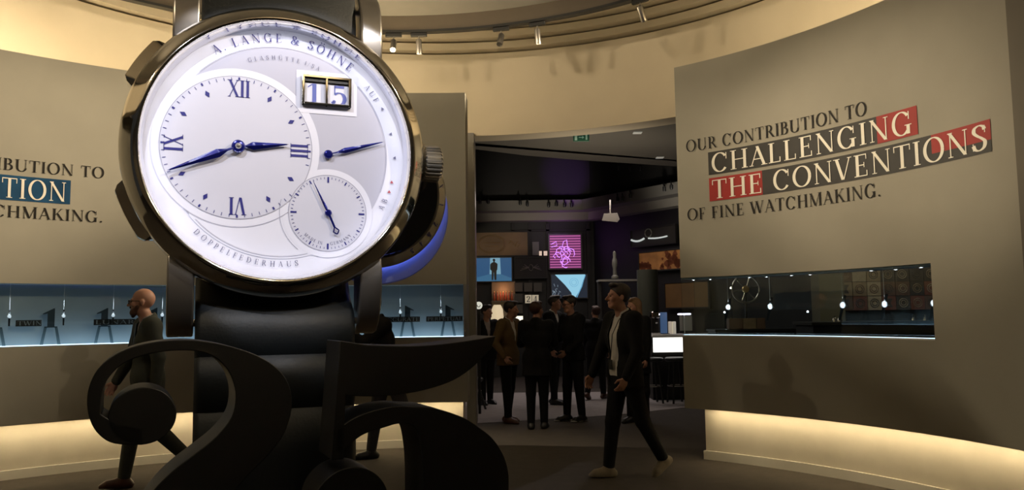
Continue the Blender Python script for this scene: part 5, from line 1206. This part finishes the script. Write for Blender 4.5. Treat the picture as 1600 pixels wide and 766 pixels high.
# ---- what shows through the right vitrine
area('tile_fill', (5.2, 9.9, 3.4), (5.4, 11.2, 1.8), 15, 2.2, .3, (1.0, .82, .6))  # unseen fill light added so the tiled wall shows
TY = 11.2                                         # tiled wall plane
tan = props(MB().box(0, 0, 0, .34, .3, 3.6).build('tan_pillar', mat('pillar_tan', (.12, .11, .075), .7)), 'tan pillar at the left end of the tiled wall, seen through the right vitrine', 'pillar'); tan.location = (at(1283, 470, TY - .4).x, TY - .35, 0)
tiles = [mat('mosaic_%s' % n, c, .6, noise=.3, nscale=20) for n, c in (('cream', (.30, .24, .17)), ('brown', (.11, .06, .04)), ('dark', (.045, .035, .03)), ('rust', (.15, .05, .03)), ('sand', (.22, .16, .10)))]
x0 = at(1310, 470, TY).x; x1 = at(1500, 470, TY).x; ts = .20; r4 = random.Random(12)
back = thing('mosaic_wall', 'wall of square picture tiles with watch motifs, seen through the right vitrine', 'tiled wall', (x0, TY, 0))
MB().box(-.3, .03, 0, x1 - x0 + .6, .2, 3.4).build('wall_board', M['dark2'], back)
nx = int((x1 - x0) / ts); 
for j in range(4):
    for i in range(nx + 1):
        z = at(1310, 478, TY).z + ts * (j - .35); mt = tiles[r4.choice((0, 1, 2, 1, 2, 3, 4))] ; x = i * ts
        tb = MB().box(x + .004, -.012, z + .004, x + ts - .004, .03, z + ts - .004).build('tile', mt, back)
        mt2 = tiles[r4.choice((0, 2, 4))] if mt not in (tiles[0], tiles[4]) else tiles[r4.choice((1, 2))]
        k = r4.random(); m = MB(); cx, cz = x + ts / 2, z + ts / 2
        if k < .6:
            for rr in (.06, .035): m.tube([(cx + rr * math.cos(a), -.014, cz + rr * math.sin(a)) for a in [q_ * math.pi / 8 for q_ in range(17)]], .006, 5)
        elif k < .85: flatmesh(m, [[(cx - .05, cz - .06), (cx + .05, cz - .06), (cx + .02, cz), (cx + .05, cz + .06), (cx - .05, cz + .06), (cx - .02, cz)]], -.0135)
        else: continue
        m.build('motif', mt2, tb, recalc=False)
# low dark counter in front of the tiles, ledge
lc = thing('low_counter', 'long black display counter in front of the tiled wall', 'counter', (at(1278, 510, 9.6).x, 9.75, 0), 0)
MB().box(0, 0, 0, 2.6, .6, 1.28).build('body', M['dark'], lc); MB().box(-.03, -.04, 1.28, 2.65, .64, 1.32, .005).build('worktop', M['dark2'], lc)
for k, (px, py) in enumerate(((1305, 519), (1313, 514), (1429, 517), (1447, 528))):
    q = at(px, 517, 9.95); tt = props(MB().lathe([(.0005, 0), (.03, 0), (.025, .03), (.01, .05), (.012, .07), (.0005, .075)], ident, 12).build('watch_display', M['chrome'], None, True), '%s small silver display piece from the left on the long black counter' % ORD[k], 'display', 'display pieces on the black counter'); tt.location = (q.x, 9.95, 1.32)
# round wheel ornament and dark clutter seen through the left end of the right vitrine
q = at(1165, 452, 13.0)
wh = thing('wheel_ornament', 'round skeleton clock movement ornament, seen through the left part of the right vitrine', 'ornament', q)
m = MB(); m.tube([(.22 * math.cos(a), 0, .22 * math.sin(a)) for a in [k * math.pi / 18 for k in range(37)]], .014, 8); m.build('rim', M['gunm'], wh)
m = MB(); [m.tube([(0, 0, 0), (.22 * math.cos(a), 0, .22 * math.sin(a))], .008, 6) for a in [k * math.pi / 3 + .2 for k in range(6)]]; m.build('spokes', M['gunm'], wh)
m = MB(); m.lathe([(.0005, -.03), (.05, -.03), (.06, 0), (.0005, .02)], lambda x, y, h: (x, h, y), 20); m.build('hub', M['gold'], wh); MB().tube([(0, .03, 0), (0, .03, -q.z)], .02).build('post', M['black'], wh)
pb = mat('box_brown', (.13, .08, .055), .6, noise=.2, nscale=8)
for k, (px, w_, mt) in enumerate(((1140, .20, pb), (1160, .20, tiles[4]), (1180, .13, pb))):
    q = at(px + 1.5 * k, 522, 12.0); tt = props(MB().box(0, 0, 0, w_, .15, .16, .004).build('leather_box', mt), '%s box on the dark cabinet seen through the right vitrine, %s of three' % (('brown', 'left'), ('sand-coloured', 'middle'), ('brown', 'right'))[k], 'box'); tt.location = (q.x, 12.0, 1.20)
cb = thing('dark_cabinet', 'dark cabinet carrying three boxes behind the left part of the right vitrine', 'cabinet', (at(1100, 500, 12).x + .15, 11.9, 0)); MB().box(0, 0, 0, 1.3, .5, 1.17).build('body', M['dark'], cb); MB().box(-.02, -.02, 1.17, 1.32, .52, 1.20).build('worktop', M['black'], cb); [MB().box(.04 + .42 * k, -.015, .1, .42 + .42 * k, 0, 1.1).build('door', M['dark2'], cb) for k in range(3)]
# three glowing beads added for reflected glints in the dark behind the vitrine
for k, (px, py, pos) in enumerate(((1132, 488, 'left of the wheel ornament'), (1262, 487, 'left of the tan pillar, lower one'), (1142, 450, 'upper left of the wheel ornament'))):
    q = at(px, py, 13.3); pl_ = thing('glint_bead', 'tiny glowing bead added for a reflected glint, ' + pos, 'lamp', q)
    MB().lathe([(.0005, -.015), (.012, -.01), (.015, 0), (.0005, .015)], ident, 10).build('bead', M['lampw'] if k == 2 else M['ledc'], pl_); MB().tube([(0, 0, -.015), (0, 0, -q.z)], .006, 6).build('stem', M['black'], pl_)
# suitcase of the passing person
q = gp(566, 712)
sc_ = thing('trolley_case', 'black trolley case with silver handle pulled by the person behind the strap', 'suitcase', (-1.84, 8.20, 0), R_(-8))
MB().box(-.09, -.16, .05, .10, .16, .56, .03).build('case_body', M['black'], sc_)
for s in (-1, 1): MB().tube([(0, s * .07, .55), (.10, s * .07, .92)], .007).build('handle_rod', M['chrome'], sc_)
MB().tube([(.10, -.08, .92), (.10, .08, .92)], .013).build('grip', M['black'], sc_)
for s in (-1, 1):
    w_ = MB().lathe([(.0005, -.015), (.045, -.015), (.045, .015), (.0005, .015)], lambda x, y, h: (x - .06, h + s * .12, y + .045), 16).build('wheel', M['black'], sc_)
